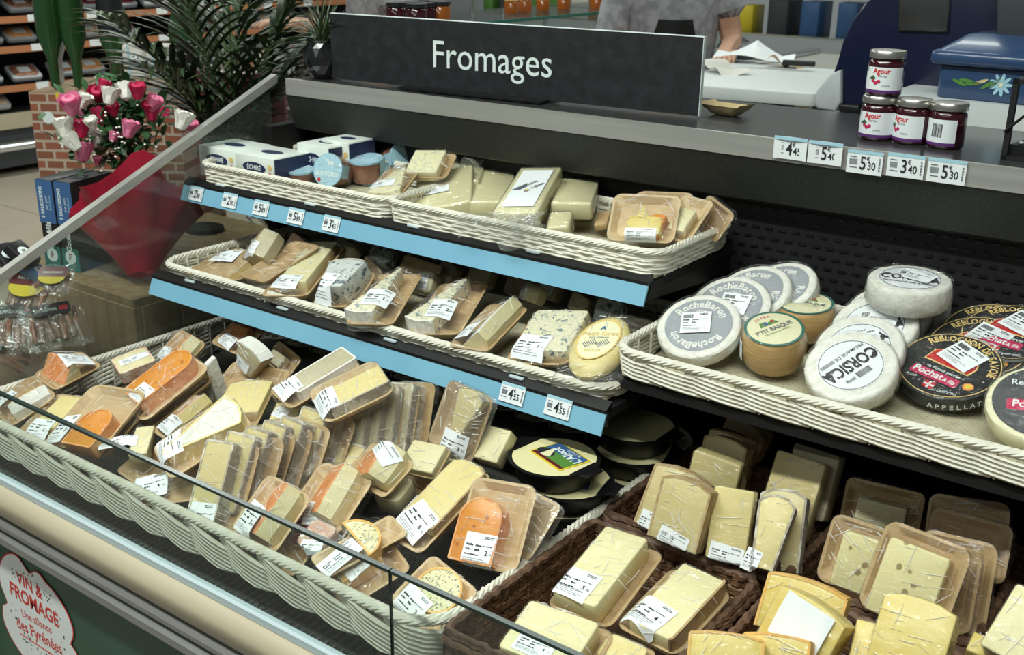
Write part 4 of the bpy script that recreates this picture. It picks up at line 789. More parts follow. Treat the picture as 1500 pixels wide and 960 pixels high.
# ---- brown baskets ---------------------------------------------------------------------------------------------
G4 = 'pale blocks in the front brown basket'
pack('cheese_pack', 'brown', [(803, 888), (888, 925), (972, 822), (888, 776)], (.035, .055), [ch('rect', -.06, .0, .68, .92, .034, 'paste_cream', None)], 'big cream block in crinkled film on a tray, top of the front brown basket', (-.18, -.30, .052, .05, -2, '5', None or .052, 'BEAUFORT DE SAVOIE')[:8], 'kraft', group=G4)
pack('cheese_pack', 'brown', [(901, 920), (990, 962), (1078, 872), (982, 832)], (.03, .045), [ch('rect', .06, .0, .68, .95, .030, 'paste_cream', 'brown_rind', 0, 'right')], 'pale block with brown rind edge at the right of the front brown basket', (-.12, -.30, .055, .048, -8, '4', .050, 'BEAUFORT DE SAVOIE'), 'kraft_pale', group=G4)
pack('cheese_pack', 'brown', [(712, 962), (868, 1010), (893, 925), (787, 890)], (.03, .045), [ch('rect', -.04, -.05, .8, .9, .03, 'paste_cream')], 'wide pale block cut off by the bottom edge of the photo', (-.1, -.3, .05, .03, -2, '4'), group=G4)
pack('cheese_pack', 'brown', [(862, 970), (935, 1000), (966, 952), (888, 932)], (.025, .035), [ch('soft', 0, 0, .8, .8, .02, 'paste')], 'small tray at the bottom edge between the two labelled cream blocks', None, group=G4)
G5 = 'upright slices in the rear brown basket'
def slab(q, ab, m, rind, label, lab=None, kind='slab', grp=G5, th=.022, pl='brown'):
    return pack('cheese_slice', pl, q, ab, [ch(kind, 0, 0, .97, .97, th, m, rind, 0, 'notbottom' if rind else None)], label, lab, None, 'film', grp, 'cheese')
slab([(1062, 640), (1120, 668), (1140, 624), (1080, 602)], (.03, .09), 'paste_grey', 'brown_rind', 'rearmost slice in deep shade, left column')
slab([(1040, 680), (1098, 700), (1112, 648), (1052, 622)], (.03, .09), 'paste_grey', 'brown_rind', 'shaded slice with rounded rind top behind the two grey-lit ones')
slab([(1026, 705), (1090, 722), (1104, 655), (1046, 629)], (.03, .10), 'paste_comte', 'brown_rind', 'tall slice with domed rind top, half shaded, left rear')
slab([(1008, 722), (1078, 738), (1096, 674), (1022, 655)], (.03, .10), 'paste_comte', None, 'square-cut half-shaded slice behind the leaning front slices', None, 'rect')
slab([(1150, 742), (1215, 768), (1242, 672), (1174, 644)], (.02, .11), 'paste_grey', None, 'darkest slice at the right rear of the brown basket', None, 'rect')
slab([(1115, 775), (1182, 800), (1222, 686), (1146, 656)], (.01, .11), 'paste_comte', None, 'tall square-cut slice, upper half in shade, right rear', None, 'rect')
slab([(1112, 838), (1168, 838), (1192, 735), (1118, 703)], (.0, .09), 'paste_comte', 'grey_rind', 'slice with silvery rind just behind the pointed one, right front')
slab([(940, 768), (1010, 800), (1056, 698), (966, 679)], (.025, .11), 'paste_comte', 'brown_rind', 'leftmost leaning slice, partly covered by the next', (-.3, -.4, .02, .03, 0, ''))
slab([(958, 783), (1029, 812), (1054, 712), (984, 691)], (.04, .125), 'paste_comte', 'brown_rind', 'front slice with brown rind all round and a label at its foot', (.02, -.40, .045, .022, -8, ''))
slab([(1034, 812), (1099, 834), (1108, 718), (1056, 712)], (.03, .115), 'paste', None, 'plain pale slice with straight top, centre front, label at its foot', (.02, -.40, .046, .026, -6, ''), 'rect')
slab([(1100, 836), (1136, 840), (1180, 738), (1110, 722)], (.03, .105), 'paste', 'grey_rind', 'narrow pointed slice in tight film, right front', (-.3, -.42, .02, .03, -10, ''), 'fan')
G6 = 'holed cheese on wooden trays'
def dtray(q, ab, cs, label, wrap='film'): return pack('cheese_pack', 'brown', q, ab, cs, label, None, 'kraft', wrap, G6)
dtray([(1352, 800), (1470, 850), (1480, 745), (1364, 716)], (.03, .10), [], 'rearmost wooden tray, barely lit, at right')
dtray([(1352, 818), (1470, 866), (1485, 778), (1368, 737)], (.03, .10), [], 'second wooden tray from the back at right, in shade')
dtray([(1228, 765), (1345, 785), (1357, 722), (1242, 700)], (.03, .09), [ch('rect', .0, -.15, .62, .6, .03, 'paste_pale')], 'back left wooden tray, only the top of its cheese visible')
dtray([(1330, 905), (1440, 940), (1464, 806), (1352, 768)], (.0, .105), [ch('rect', 0, 0, .6, .7, .02, 'paste_pale')], 'wooden tray in glossy film behind the front holed one, right')
dtray([(1310, 900), (1420, 935), (1440, 815), (1330, 775)], (.01, .11), [], 'wooden tray between the front holed one and the glossy one')
dtray([(1192, 850), (1290, 880), (1318, 778), (1222, 755)], (.03, .11), [ch('rect', .08, -.08, .68, .8, .018, 'holed_cheese')], 'left wooden tray with a smooth pale slice and a few holes')
dtray([(1248, 892), (1384, 935), (1424, 805), (1304, 762)], (.035, .13), [ch('rect', -.03, -.08, .70, .82, .020, 'holed_cheese')], 'front wooden tray with a large pale slice full of round holes')
G7 = 'yellow pieces in the front right brown basket'
slab([(1112, 922), (1225, 950), (1253, 870), (1134, 832)], (.04, .10), 'paste_yellow', 'golden_rind', 'yellow piece with curved rind behind the white-filmed one', None, 'slab', G7, .03)
t = slab([(1112, 940), (1226, 982), (1257, 908), (1166, 857)], (.05, .11), 'paste_yellow', None, 'yellow piece under folded white film, left in the right-hand column', None, 'slab', G7, .034)
mb = MB(); mx_, w, l = qframe('brown', [(1112, 940), (1226, 982), (1257, 908), (1166, 857)], .05, .11); mb.grid(lambda u, v: ((u - .5) * w * .7, (v - .42) * l * .75, .0385 + .0012 * sin(13 * u + 4 * v)), 10, 8); mb.build('white_paper', 'label_white', t)
slab([(1098, 975), (1190, 1010), (1198, 950), (1100, 914)], (.05, .085), 'paste_yellow', 'golden_rind', 'yellow wedge at the bottom edge, behind the leftmost one', None, 'slab', G7, .03)
slab([(1000, 985), (1118, 1012), (1112, 926), (1013, 938)], (.05, .085), 'paste_yellow', 'golden_rind', 'leftmost yellow wedge at the bottom edge of the photo', None, 'slab', G7, .034)
slab([(1238, 1000), (1272, 1005), (1290, 925), (1258, 910)], (.05, .09), 'paste_yellow', None, 'narrow yellow slice left of the biggest yellow block', None, 'rect', G7, .02)
slab([(1268, 985), (1385, 1020), (1407, 905), (1312, 868)], (.06, .125), 'paste_yellow', None, 'biggest yellow block in crinkled glossy film, bottom right', None, 'slab', G7, .045)
slab([(1432, 965), (1520, 1000), (1560, 905), (1502, 875)], (.05, .10), 'paste_cream', None, 'pale wedge at the bottom right corner of the photo', None, 'rect', 'corner pieces', .04)
slab([(1410, 972), (1450, 985), (1462, 955), (1422, 948)], (.03, .04), 'paste_yellow', None, 'low yellow corner piece in the bottom right, in front of the pale wedge', None, 'rect', 'corner pieces', .03)
# ---- round cheeses on the right-hand shelf -----------------------------------------------------------------------
def wheelframe(px, py, z, tilt, roll=0, yaw=0):
    p = onz(px, py, z); return T(*p) @ R(roll, 'Y') @ R(tilt, 'X') @ R(yaw)
def wheel(name, label, px, py, z, r, th, tilt, roll, yaw, m, group, bulge=0.0, wrap=True, cat='cheese', wob=.0015):
    mx = wheelframe(px, py, z, tilt, roll, yaw); t = thing(name, label, cat, mx, group)
    rn = random.Random(int(px)); mb = MB().lathe([(0, -th), (r * .90, -th), (r * .97, -th * .85), (r * (1 + bulge), -th * .5), (r * .985, -th * .12), (r * .94, -.0008), (r * .90, 0), (0, 0)], 40)
    mb.v = [(x * (1 + rn.uniform(-wob, wob) * 4), y * (1 + rn.uniform(-wob, wob) * 4), z_ + rn.uniform(-.0004, .0)) for x, y, z_ in mb.v]
    mb.build('cheese', m, t); 
    if wrap: MB().lathe([(r * .92, -th - .001), (r * 1.03, -th * .8), (r * (1.03 + bulge), -th * .4), (r * 1.0, .0008), (r * .9, .0022), (0, .0024)], 28).build('film', 'film', t)
    return t
def disc(t, name, r, z, m, h=.0003): return MB().prism(outline('round', 2 * r, 2 * r), 0, h).build(name, m, t, False, mx=T(0, 0, z))
def ring(t, name, r0, r1, z, m):
    b = MB().lathe([(r0, 0), (r1, 0), (r1, .0003), (r0, .0003)], 44); b.f = b.f[:-2]; b.m = b.m[:-2]; b.build(name, m, t, False, mx=T(0, 0, z))
mat('grey_label', (.34, .37, .40), .5)
GR = 'grey-labelled ash cheeses on the right shelf'
rb = [(1138, 421, 1.030, 28, -12, 30, 'grey-labelled round cheese at the very back of its group', 0), (1100, 428, 1.026, 30, -8, 35, 'third grey-labelled round cheese, mostly covered, second from the back', 0),
      (1068, 447, 1.016, 32, 0, 5, 'second grey-labelled round cheese, with a half-hidden white sticker', 1), (1023, 476, 1.004, 32, 2, 14, 'front grey-labelled round cheese in film with a barcode sticker', 2)]
for px, py, z, ti, ro, ya, lb, st in rb:
    t = wheel('ash_cheese', lb, px, py, z, .0635, .026, ti, ro, ya, 'bloomy_rind', GR)
    disc(t, 'grey_label', .051, .0002, 'grey_label')
    a = MB(); arctext(a, 'RocheBaron', .0400, 90, .0178, .0006, sx=.9, bold=.025); arctext(a, 'RocheBaron', .0400, 270, .0178, .0006, sx=.9, bold=.025); arctext(a, 'AFFINE', .026, 90, .006, .0006); a.build('curved_lettering', 'petal_white', t, False)
    if st: sticker(t, T(-.004 if st == 2 else .008, .002, .0032) @ R(8 if st == 2 else 0), .045, .040, '', bar=True, seed=px)
GB = 'small barrel cheeses with a picture label'
for px, py, z, ti, ro, ya, lb, tall in ((1180, 444, 1.022, 7, 0, 4, 'rear small barrel-shaped cheese with a cream and green picture label, upright', .050), (1134, 482, 1.020, 16, 4, 62, 'front small barrel-shaped cheese, its picture label turned sideways, white sticker on its side', .056)):
    t = wheel('barrel_cheese', lb, px, py, z, .0440, tall, ti, ro, ya, 'basque_rind', GB, .07, True)
    ring(t, 'green_edge', .036, .0425, .0004, 'teal_edge'); disc(t, 'picture_label', .0385, .0005, 'cream_print')
    text("P'TIT BASQUE", .0115, T(0, 0, .0010), 'carton_navy', t, .02, .86); text('FROMAGE DE BREBIS', .0046, T(0, -.009, .0010), 'mid_green', t, .01)
    a = MB(); arctext(a, 'ISTARA', .030, 90, .007, .0010); a.build('curved_lettering', 'soft_red', t, False)
    MB().prism([(-.016, .010), (.016, .010), (.010, .020), (.0, .016), (-.011, .021)], 0, .0003).build('green_hills', 'mid_green', t, False, mx=T(0, 0, .0009)); MB().prism(rrect(.006, .009, .002, 2, -.004, .015), 0, .0004).build('blue_figure', 'carton_blue', t, False, mx=T(0, 0, .0010))
    MB().prism(rrect(.004, .006, .001, 1, .008, .016), 0, .0004).build('red_figure', 'red', t, False, mx=T(0, 0, .0010))
    if tall > .053:
        sb = MB(); sb.grid(lambda u, v: (.0478 * cos(3.35 + u * .62 - 1.08), .0478 * sin(3.35 + u * .62 - 1.08), -.012 - v * .034), 5, 2); sb.build('side_sticker', 'label_white', t, True)
GC = 'white round ewe cheeses on the right shelf'
cs_ = [(1333, 408, 1.082, 5, 0, 10, 'white round cheese lying flat at the back, tilted least, on top of another', .040), (1300, 454, 1.026, 28, -6, 40, 'fourth white round cheese, second from the back, thin black ring visible'),
       (1280, 476, 1.018, 31, -4, 20, 'third white round cheese with a sideways white sticker'), (1258, 508, 1.008, 31, -2, 50, 'second white round cheese, just behind the front one'), (1246, 535, 1.004, 32, 0, 240, 'front white round cheese with large upside-down black lettering and a barcode')]
wheel('ewe_cheese', 'lower white round cheese under the flat one at the back', 1336, 436, 1.034, .058, .042, 4, 0, 0, 'bloomy_rind', GC)
for c in cs_:
    px, py, z, ti, ro, ya, lb = c[:7]; t = wheel('ewe_cheese', lb, px, py, z, .0625 if len(c) == 7 else .060, .030 if len(c) == 7 else c[7], ti, ro, ya, 'bloomy_rind', GC)
    disc(t, 'paper_disc', .0445, .0003, 'label_white'); ring(t, 'black_ring', .0420, .0428, .0007, 'ink')
    text('CORSICA', .0270, T(0, .000, .0010), 'ink', t, .035, .72); text('FROMAGE DE BREBIS', .0080, T(0, -.019, .0010), 'ink', t, .01, .95)
    b = MB(); x = -.012
    rn = random.Random(px)
    while x < .010: w_ = rn.uniform(.0004, .0011); b.box(x, x + w_, -.018, -.008, 0, .0003); x += w_ + rn.uniform(.0004, .0009)
    b.build('barcode', 'ink', t, False, mx=T(-.004, .034, .0009)); text('304g', .008, T(.016, .022, .0010), 'ink', t, .01)
    for x_, y_ in ((.034, -.006), (-.034, .006)): MB().prism(rrect(.009, .005, .001, 1), 0, .0003).build('small_mark', 'ink', t, False, mx=T(x_, y_, .0009) @ R(40))
    if ya != 240: sticker(t, T(.012, .004, .0032) @ R(-20), .042, .034, '', seed=px)
GK = 'black-labelled mountain cheeses on the right shelf'
rk = [(1482, 486, 1.028, 18, -4, -14, 'black-labelled round cheese farthest back at the right'), (1452, 486, 1.018, 20, -3, -8, 'third black-labelled round cheese, sticker edge showing'), (1433, 507, 1.010, 21, -2, -6, 'second black-labelled round cheese with a white sticker'), (1391, 535, 1.000, 22, 0, -14, 'front black-labelled round cheese with gold lettering, red band and white sticker')]
for k, (px, py, z, ti, ro, ya, lb) in enumerate(rk):
    t = wheel('mountain_cheese', lb, px, py, z, .0700, .026, ti, ro, ya, 'carton_black', GK)
    ring(t, 'gold_ring', .0650, .0662, .0006, 'gold'); a = MB(); arctext(a, 'REBLOCHON DE SAVOIE', .0555, 78, .0150, .0008, sx=.78, bold=.03); a.build('gold_lettering', 'gold', t, False)
    MB().prism([(-.036, .0), (.030, -.012), (.036, .004), (.034, .018), (.020, .030), (-.008, .034), (-.030, .022)], 0, .0003).build('gold_field', 'gold', t, False, mx=T(0, 0, .0006) @ R(8)); MB().prism([(-.034, .002), (.028, -.0095), (.034, .004), (.032, .017), (.019, .028), (-.008, .032), (-.028, .021)], 0, .0003).build('red_field', 'red', t, False, mx=T(0, 0, .0009) @ R(8))
    text('la Pointe percée', .0085, T(.002, -.016, .0010) @ R(0), 'letter_white', t, .01, .85)
    bnd = MB().prism(rrect(.068, .017, .002, 1), 0, .0004); bnd = bnd.build('red_band', 'soft_red', t, False, mx=T(-.004, -.030, .0008)); text('Pochat', .0175, T(-.010, .001, .0007), 'letter_white', bnd, .02, .9); text('& fils', .010, T(.022, -.001, .0007), 'letter_white', bnd, .02, .9)
    text('depuis 1919', .005, T(-.004, -.0415, .0010), 'soft_red', t); text('A.O.P', .006, T(-.030, -.044, .0010), 'letter_white', t, .02); text('AU LAIT CRU', .006, T(.022, -.052, .0010) @ R(14), 'letter_white', t, .02)
    cr = MB().prism(rrect(.015, .013, .001, 1), 0, .0004).build('cross_shield', 'red', t, False, mx=T(.0, -.050, .0010)); MB().box(-.0015, .0015, -.0065, .0065, .0004, .0007).box(-.0075, .0075, -.0015, .0015, .0004, .0007).build('white_cross', 'letter_white', cr, False)
    disc(t, 'origin_seal', .0072, .0008, 'orange').matrix_local = T(.043, -.026, .0008); disc(t, 'seal_centre', .0045, .001, 'yellow').matrix_local = T(.043, -.026, .0013)
    sd = MB()
    for i, cc in enumerate('APPELLATION'):
        an = radians(-78 + i * 7.2); textinto(sd, cc, .011, T(.0725 * cos(an), .0725 * sin(an), -.013) @ M.Rotation(an + pi / 2, 4, 'Z') @ R(90, 'X'), 0, .02)
    sd.build('side_lettering', 'letter_white', t, False)
    sticker(t, T(.006, .022, .0034) @ R(-16), .052, .046, '', bar=True, seed=px)
t = wheel('mountain_cheese', 'round cheese with yellow edge and grey top, at the right edge of the photo', 1532, 590, 1.010, .0700, .030, 24, 0, 10, 'cream_print', GK)
disc(t, 'grey_top', .062, .0004, 'shop_dark'); bnd = MB().prism(rrect(.068, .019, .002, 1), 0, .0004).build('red_band', 'soft_red', t, False, mx=T(-.010, -.010, .0008)); text('Pochat', .0175, T(-.006, .001, .0007), 'letter_white', bnd, .02, .9); text('Reblochon', .014, T(-.012, .030, .0010), 'letter_white', t, .01)
# ---- sign and things on the counter ------------------------------------------------------------------------------
a = V((-1.7377, 1.690, 1.2515)); b = V((-.8906, 1.744, 1.2515)); ux = (b - a).normalized(); L_ = (b - a).length; uy = V((0, 0, 1)); uz = ux.cross(uy)
t = thing('cheese_sign', 'long black board sign reading Fromages in white on the steel counter', 'sign', frame((a + b) / 2, ux, uy, uz))
MB().box(-L_ / 2, L_ / 2, .002, .136, -.010, .0).build('board', 'sign_black', t, False); MB().box(-L_ / 2, L_ / 2, .136, .1372, -.010, .0002).box(L_ / 2, L_ / 2 + .0012, .002, .1372, -.010, .0002).build('white_edge', 'letter_white', t, False)
MB().box(-.22, .12, 0, .004, -.04, .035).build('foot_plate', 'black_plastic', t, False)
tc_ = ony(723, 95, 1.705); text('Fromages', .076, T(-.016, .068, .0006), 'letter_white', t, 0, .96)
def tag(c, ux, uy, eur, ct, w, h, label, group, curl=.0):
    uz = ux.cross(uy); t = thing('price_tag', label, 'price tag', frame(c, ux, uy, uz), group); mb = MB(); mb.grid(lambda u, v: (w * (u - .5), h * (v - .5), .0016 + curl * (2 * u - 1) ** 2), 8, 1); mb.build('paper', 'label_white', t)
    MB().box(-w * .495, w * .495, h * .36, h * .5, .0017 + curl * .6, .0021 + curl).build('blue_header', 'light_blue', t, False); z = .0022 + curl * .1
    text(eur, h * .80, T(-w * .04, -h * .06, z), 'ink', t, .01, .75); text('€', h * .26, T(w * .10, h * .16, z), 'ink', t); text(ct, h * .46, T(w * .20, -h * .14, z), 'ink', t, .01, .8)
    b = MB(); rn = random.Random(int(c.x * 1000))
    x = -w * .42
    while x < -w * .22: s_ = rn.uniform(.0004, .001); b.box(x, x + s_, -h * .12, h * .12, 0, .0003); x += s_ + .0006
    for k in range(5): b.box(w * .40, w * .44, -h * .32 + k * h * .12, -h * .24 + k * h * .12, 0, .0003)
    b.box(-w * .42, -w * .2, -h * .26, -h * .23, 0, .0003).box(-w * .42, -w * .24, h * .2, h * .23, 0, .0003); b.build('small_print', 'ink_grey', t, False, kind='stuff', mx=T(0, 0, z - .0002)); return t
X_, Z_ = V((1, 0, 0)), V((0, 0, 1))
for px, py, e_, c_, lb, cu in ((1159, 217, '4', '45', 'price tag 4,45 on the steel counter edge, leftmost', .003), (1210, 224, '5', '40', 'price tag 5,40 on the steel counter edge, second from left', .003), (1267, 238, '5', '30', 'price tag 5,30 on the counter edge below the stacked jam jars', 0), (1327, 243, '3', '40', 'price tag 3,40 on the counter edge below the middle jam jar', 0), (1387, 251, '5', '30', 'price tag 5,30 on the counter edge, rightmost', 0)):
    p = ony(px, py, 1.636); tag(p, X_, Z_, e_, c_, .0545, .035, lb, 'price tags on the counter edge', cu)
RU = V((0, .013, .0315)).normalized()
for px, py, e_, c_, lb, y_ in ((288, 284, '2', '80', 'price tag 2,80 at the left end of the top blue rail', 1.404), (337, 294, '2', '90', 'price tag 2,90, second on the top blue rail', 1.404), (383, 305, '5', '89', 'price tag 5,89, third on the top blue rail', 1.404), (434, 317, '5', '89', 'price tag 5,89, fourth on the top blue rail', 1.404), (486, 328, '3', '45', 'price tag 3,45, rightmost on the top blue rail', 1.404),
                              (751, 577, '4', '55', 'price tag 4,55 on the lower blue rail, left one of two', 1.246), (818, 597, '4', '55', 'price tag 4,55 on the lower blue rail, right one of two', 1.246)):
    zc = {1.404: 1.0325, 1.246: .8825}[y_]; n = V((0, -.0315, .013)).normalized(); p = onp(px, py, n, n.dot(V((0, y_ - .0045, zc)))); tag(p, X_, RU, e_, c_, .043 if y_ > 1.3 else .045, .030, lb, 'price tags on the blue rails')
def cyltext(mb, s, size, r, ang, z, sx=1, bold=0, mi=0):
    me = textmesh(s, 'ink', bold); vs = []
    for v in me.vertices: th = radians(ang) + v.co.x * size * sx / r; vs.append(((r + v.co.z * size) * sin(th), -(r + v.co.z * size) * cos(th), z + v.co.y * size))
    mb.add(vs, [tuple(p.vertices) for p in me.polygons], mi)
def jar(p, rot, label, back=False):
    t = thing('jam_jar', label, 'jar', T(*p) @ R(rot), 'jam jars with silver lids'); MB().lathe([(0, 0), (.0245, 0), (.0272, .003), (.0275, .048), (.0262, .053), (.0235, .0555), (.0235, .060), (0, .060)], 32).build('glass', 'jam', t)
    MB().lathe([(0.0236, .0575), (.0272, .0575), (.0276, .0600), (.0276, .0665), (.0262, .0685), (.0235, .0688), (0, .0680)], 32).build('lid', 'lid_silver', t)
    def band(name, m, z0, z1, r, a0, a1):
        b = MB(); b.grid(lambda u, v: (r * sin(radians(a0 + (a1 - a0) * u)), -r * cos(radians(a0 + (a1 - a0) * u)), z0 + (z1 - z0) * v), 20, 1); return b.build(name, m, t)
    band('paper_label', 'label_white', .010, .0445, .0279, -110, 95); band('purple_band', 'purple', .0055, .010, .0279, -110, 95); band('grey_crest', 'grey_label', .037, .0445, .02795, -110, -35)
    a = MB(); cyltext(a, 'Agour', .0115, .0281, 18 if not back else -75, .0385, .9, .03); a.build('red_name', 'red', t, False); a = MB(); cyltext(a, 'cerise', .006, .0281, 22 if not back else -72, .0315); cyltext(a, 'noire', .0055, .0281, 35 if not back else -60, .017); a.build('lettering', 'ink_grey', t, False)
    fr_ = MB()
    for ax, az, rr in ((2, .021, .0032), (12, .023, .003), (-8, .024, .0028)): th = radians(ax if not back else ax - 95); fr_.lathe([(0, .0006), (rr, .0), (rr, -.0004)], 12, 0, T(.0281 * sin(th), -.0281 * cos(th), az) @ M.Rotation(th, 4, 'Z') @ R(90, 'X'))
    fr_.build('fruit_picture', 'soft_red', t, False); lf = MB(); th = radians(-10 if not back else -105); lf.prism([(-.006, 0), (0, -.002), (.006, .001), (.001, .005)], 0, .0004, 0, 0, None, T(.0281 * sin(th), -.0281 * cos(th), .027) @ M.Rotation(th, 4, 'Z') @ R(90, 'X')); lf.build('leaf_picture', 'leaf_small', t, False)
    if back:
        bc = MB(); x = 18
        while x < 50: w_ = random.uniform(1, 2.6); bc.grid(lambda u, v: (.0282 * sin(radians(x + w_ * u)), -.0282 * cos(radians(x + w_ * u)), .018 + .020 * v), 1, 1); x += w_ + random.uniform(1, 2.2)
        bc.build('barcode', 'ink', t, False)
    return t
j1 = V((-.578, 1.752, 1.2495)); jar(j1, -20, 'bottom left jam jar with a white label, another jar stacked on it'); jar(j1 + V((.003, 0, .0692)), -14, 'jam jar stacked on top of the other jars'); jar(V((-.524, 1.752, 1.2495)), -42, 'middle jam jar of the bottom row'); jar(V((-.470, 1.748, 1.2495)), -50, 'right jam jar showing its barcode', True)
# bamboo dish
mx = T(-.872, 1.815, 1.2495) @ R(-8); t = thing('bamboo_dish', 'small boat-shaped bamboo dish at the right end of the sign', 'dish', mx); mb = MB(); mb.v = []
def dish(u, v):
    x = (u - .5) * .086; y = (v - .5) * .05; e = max(abs(2 * u - 1), abs(2 * v - 1)); return (x * (.75 + .25 * e), y * (.75 + .25 * e), .001 + .017 * max(0, e - .55) / .45 + .004 * (abs(2 * u - 1) > .9))
mb.grid(dish, 14, 10); mb.grid(lambda u, v: V(dish(1 - u, v)) - V((0, 0, .0012)), 14, 10); mb.build('dish', 'bamboo', t)
# faceted black pot with a spiky plant
p = V((-1.775, 1.700, 1.2495)); t = thing('potted_plant', 'spiky green plant in a faceted glossy black pot left of the sign', 'plant', T(*p)); mb = MB(); n = 14; prf = [(.022, 0), (.034, .012), (.041, .030), (.042, .048), (.037, .066), (.033, .076), (.036, .082)]
for i, (r, z) in enumerate(prf):
    for j in range(n): an = 2 * pi * (j + .5 * (i % 2)) / n; mb.v.append((r * cos(an), r * sin(an), z))
for i in range(len(prf) - 1):
    for j in range(n):
        jj = (j + 1) % n; A, B, C, D = i * n + j, i * n + jj, (i + 1) * n + jj, (i + 1) * n + j
        if i % 2 == 0: mb.f += [(A, B, D), (B, C, D)]
        else: mb.f += [(A, B, C), (A, C, D)]
        mb.m += [0, 0]
mb.f.append(tuple(range(n))[::-1]); mb.m.append(0); mat('pot_black', (.01, .01, .012), .10, coat=1); mb.build('pot', 'pot_black', t, False); MB().lathe([(0, .072), (.033, .074)], 14).build('soil', 'wood_dark', t)
def blade(mb, base, az, el, ln, w, droop=.5, n=7, fold=.2):
    d0 = V((cos(az), sin(az), 0)); o = len(mb.v); sd = V((-sin(az), cos(az), 0)); p_ = V(base); e_ = el
    for i in range(n + 1):
        u = i / n; ww = w * (sin(pi * min(.5, .15 + u * .6)) if u < .6 else (1 - u) / .4 * .98 + .02); up = V((0, 0, 1)) * fold * ww
        mb.v += [tuple(p_ - sd * ww + up), tuple(p_), tuple(p_ + sd * ww + up)]; p_ = p_ + (d0 * cos(e_) + V((0, 0, 1)) * sin(e_)) * (ln / n); e_ -= droop / n
    for i in range(n):
        for k in range(2): a_ = o + i * 3 + k; mb.f.append((a_, a_ + 1, a_ + 4, a_ + 3)); mb.m.append(0)
mb = MB(); rn = random.Random(5)
for i in range(60): blade(mb, (rn.uniform(-.01, .01), rn.uniform(-.01, .01), .074), rn.uniform(0, 6.28), rn.uniform(.5, 1.5), rn.uniform(.07, .125), .0022, rn.uniform(.3, 1.3), 5)
mb.build('leaves', 'palm_leaf', t, kind='stuff')
# black lantern frame with a succulent
t = thing('lantern', 'small black metal lantern frame with a reddish succulent, at the right end of the counter', 'lantern', T(-.372, 1.705, 1.2495) @ R(-6)); fr_ = MB(); W, D, H = .11, .09, .112
for x in (0, W):
    for y in (0, D): fr_.box(x - .004, x + .004, y - .004, y + .004, 0, H, 0)
for z in (.003, H): 
    for y in (0, D): fr_.box(-.004, W + .004, y - .004, y + .004, z - .004, z + .003)
    for x in (0, W): fr_.box(x - .004, x + .004, -.004, D + .004, z - .004, z + .003)
fr_.tube([(-.004, -.006, .040), (.03, -.01, .075), (.055, -.01, .085)], .0022, 5); fr_.build('frame', 'black_matte', t, False); MB().box(.004, W - .004, .004, D - .004, .004, .022).build('planter', 'black_plastic', t, False)
mb = MB(); 
for i in range(90): x, y = rn.uniform(.008, W - .008), rn.uniform(.008, D - .008); mb.lathe([(0, .003), (.0025, 0), (0, -.002)], 5, 0, T(x, y, .024))
mb.build('gravel', 'pale_grey', t, False, kind='stuff'); mb = MB()
for i in range(26): blade(mb, (.040 + rn.uniform(-.006, .006), .03 + rn.uniform(-.01, .01), .024), rn.uniform(0, 6.28), rn.uniform(.4, 1.4), rn.uniform(.02, .042), .004, .3, 4, .5)
mb.build('succulent', 'burgundy', t)
# blue slicer, white plinth, blue painted box
def silh(pts, y, depth, name, m, label, cat, parent=None, z=0):
    P = [ony(*q, y) for q in pts]; c = P[0]; poly = [(q.x - c.x, q.z - c.z) for q in P]
    if sum(poly[i - 1][0] * poly[i][1] - poly[i][0] * poly[i - 1][1] for i in range(len(poly))) < 0: poly = poly[::-1]
    fr = frame(c, V((1, 0, 0)), V((0, 0, 1)), V((0, -1, 0)))
    if parent is None: t = thing(name, label, cat, M.Translation(c))
    else: t = parent
    mb = MB().prism(poly, -depth, 0, .006, mx=(M.Identity(4) if parent is None else T(*(c - parent.matrix_world.translation))) @ frame(V((0, 0, 0)), V((1, 0, 0)), V((0, 0, 1)), V((0, -1, 0)))); mb.build('body' if parent is None else name, m, t); return t
slc = silh([(1300, -60), (1292, -20), (1268, 2), (1248, 30), (1234, 60), (1226, 90), (1218, 112), (1232, 148), (1240, 158), (1480, 178), (1500, -60)], 2.20, .16, 'meat_slicer', 'navy', 'large dark blue slicing machine with curved left side behind the jam jars', 'slicer')
silh([(1232, 102), (1216, 108), (1196, 132), (1191, 148), (1196, 160), (1224, 164), (1232, 150)], 2.19, .06, 'grey_guard', 'pale_grey', '', '', slc); silh([(1228, 152), (1228, 168), (1258, 168), (1258, 154)], 2.185, .03, 'hinge', 'black_plastic', '', '', slc)
silh([(1315, -20), (1315, 46), (1388, 48), (1392, -20)], 2.192, .006, 'window', 'steel_dark', '', '', slc); silh([(1460, -60), (1458, 60), (1520, 60), (1530, -60)], 2.12, .05, 'grey_column', 'shop_dark', '', '', slc)
pc = ony(1480, 20, 2.1); 
t = thing('white_plinth', 'white cabinet behind the counter carrying the blue painted box', 'cabinet', V((-.45, 2.1, .95))); MB().box(-.215, .42, -.08, .5, 0, .335).build('cabinet', 'white_plastic', t, False)
b0 = V((-.595, 2.03, 1.286)); t = thing('painted_box', 'blue ceramic bread box with painted daisies and a handled lid, right of the jam jars', 'box', T(*b0) @ R(-3)); W, D = .42, .20
mb = MB().prism(rrect(W - .03, D - .03, .012, 3, W / 2, D / 2), 0, .060, .004).prism(rrect(W, D, .014, 3, W / 2, D / 2), .058, .082, .008); mb.build('body', 'blue_tub', t)
mb = MB(); R0 = rrect(W - .02, D - .02, .014, 3, W / 2, D / 2); R1 = rrect(W - .09, D - .09, .012, 3, W / 2, D / 2); n = len(R0); mb.v = [(*q, .082) for q in R0] + [(*q, .108) for q in R1]
for i in range(n): mb.f.append((i, (i + 1) % n, n + (i + 1) % n, n + i)); mb.m.append(0)
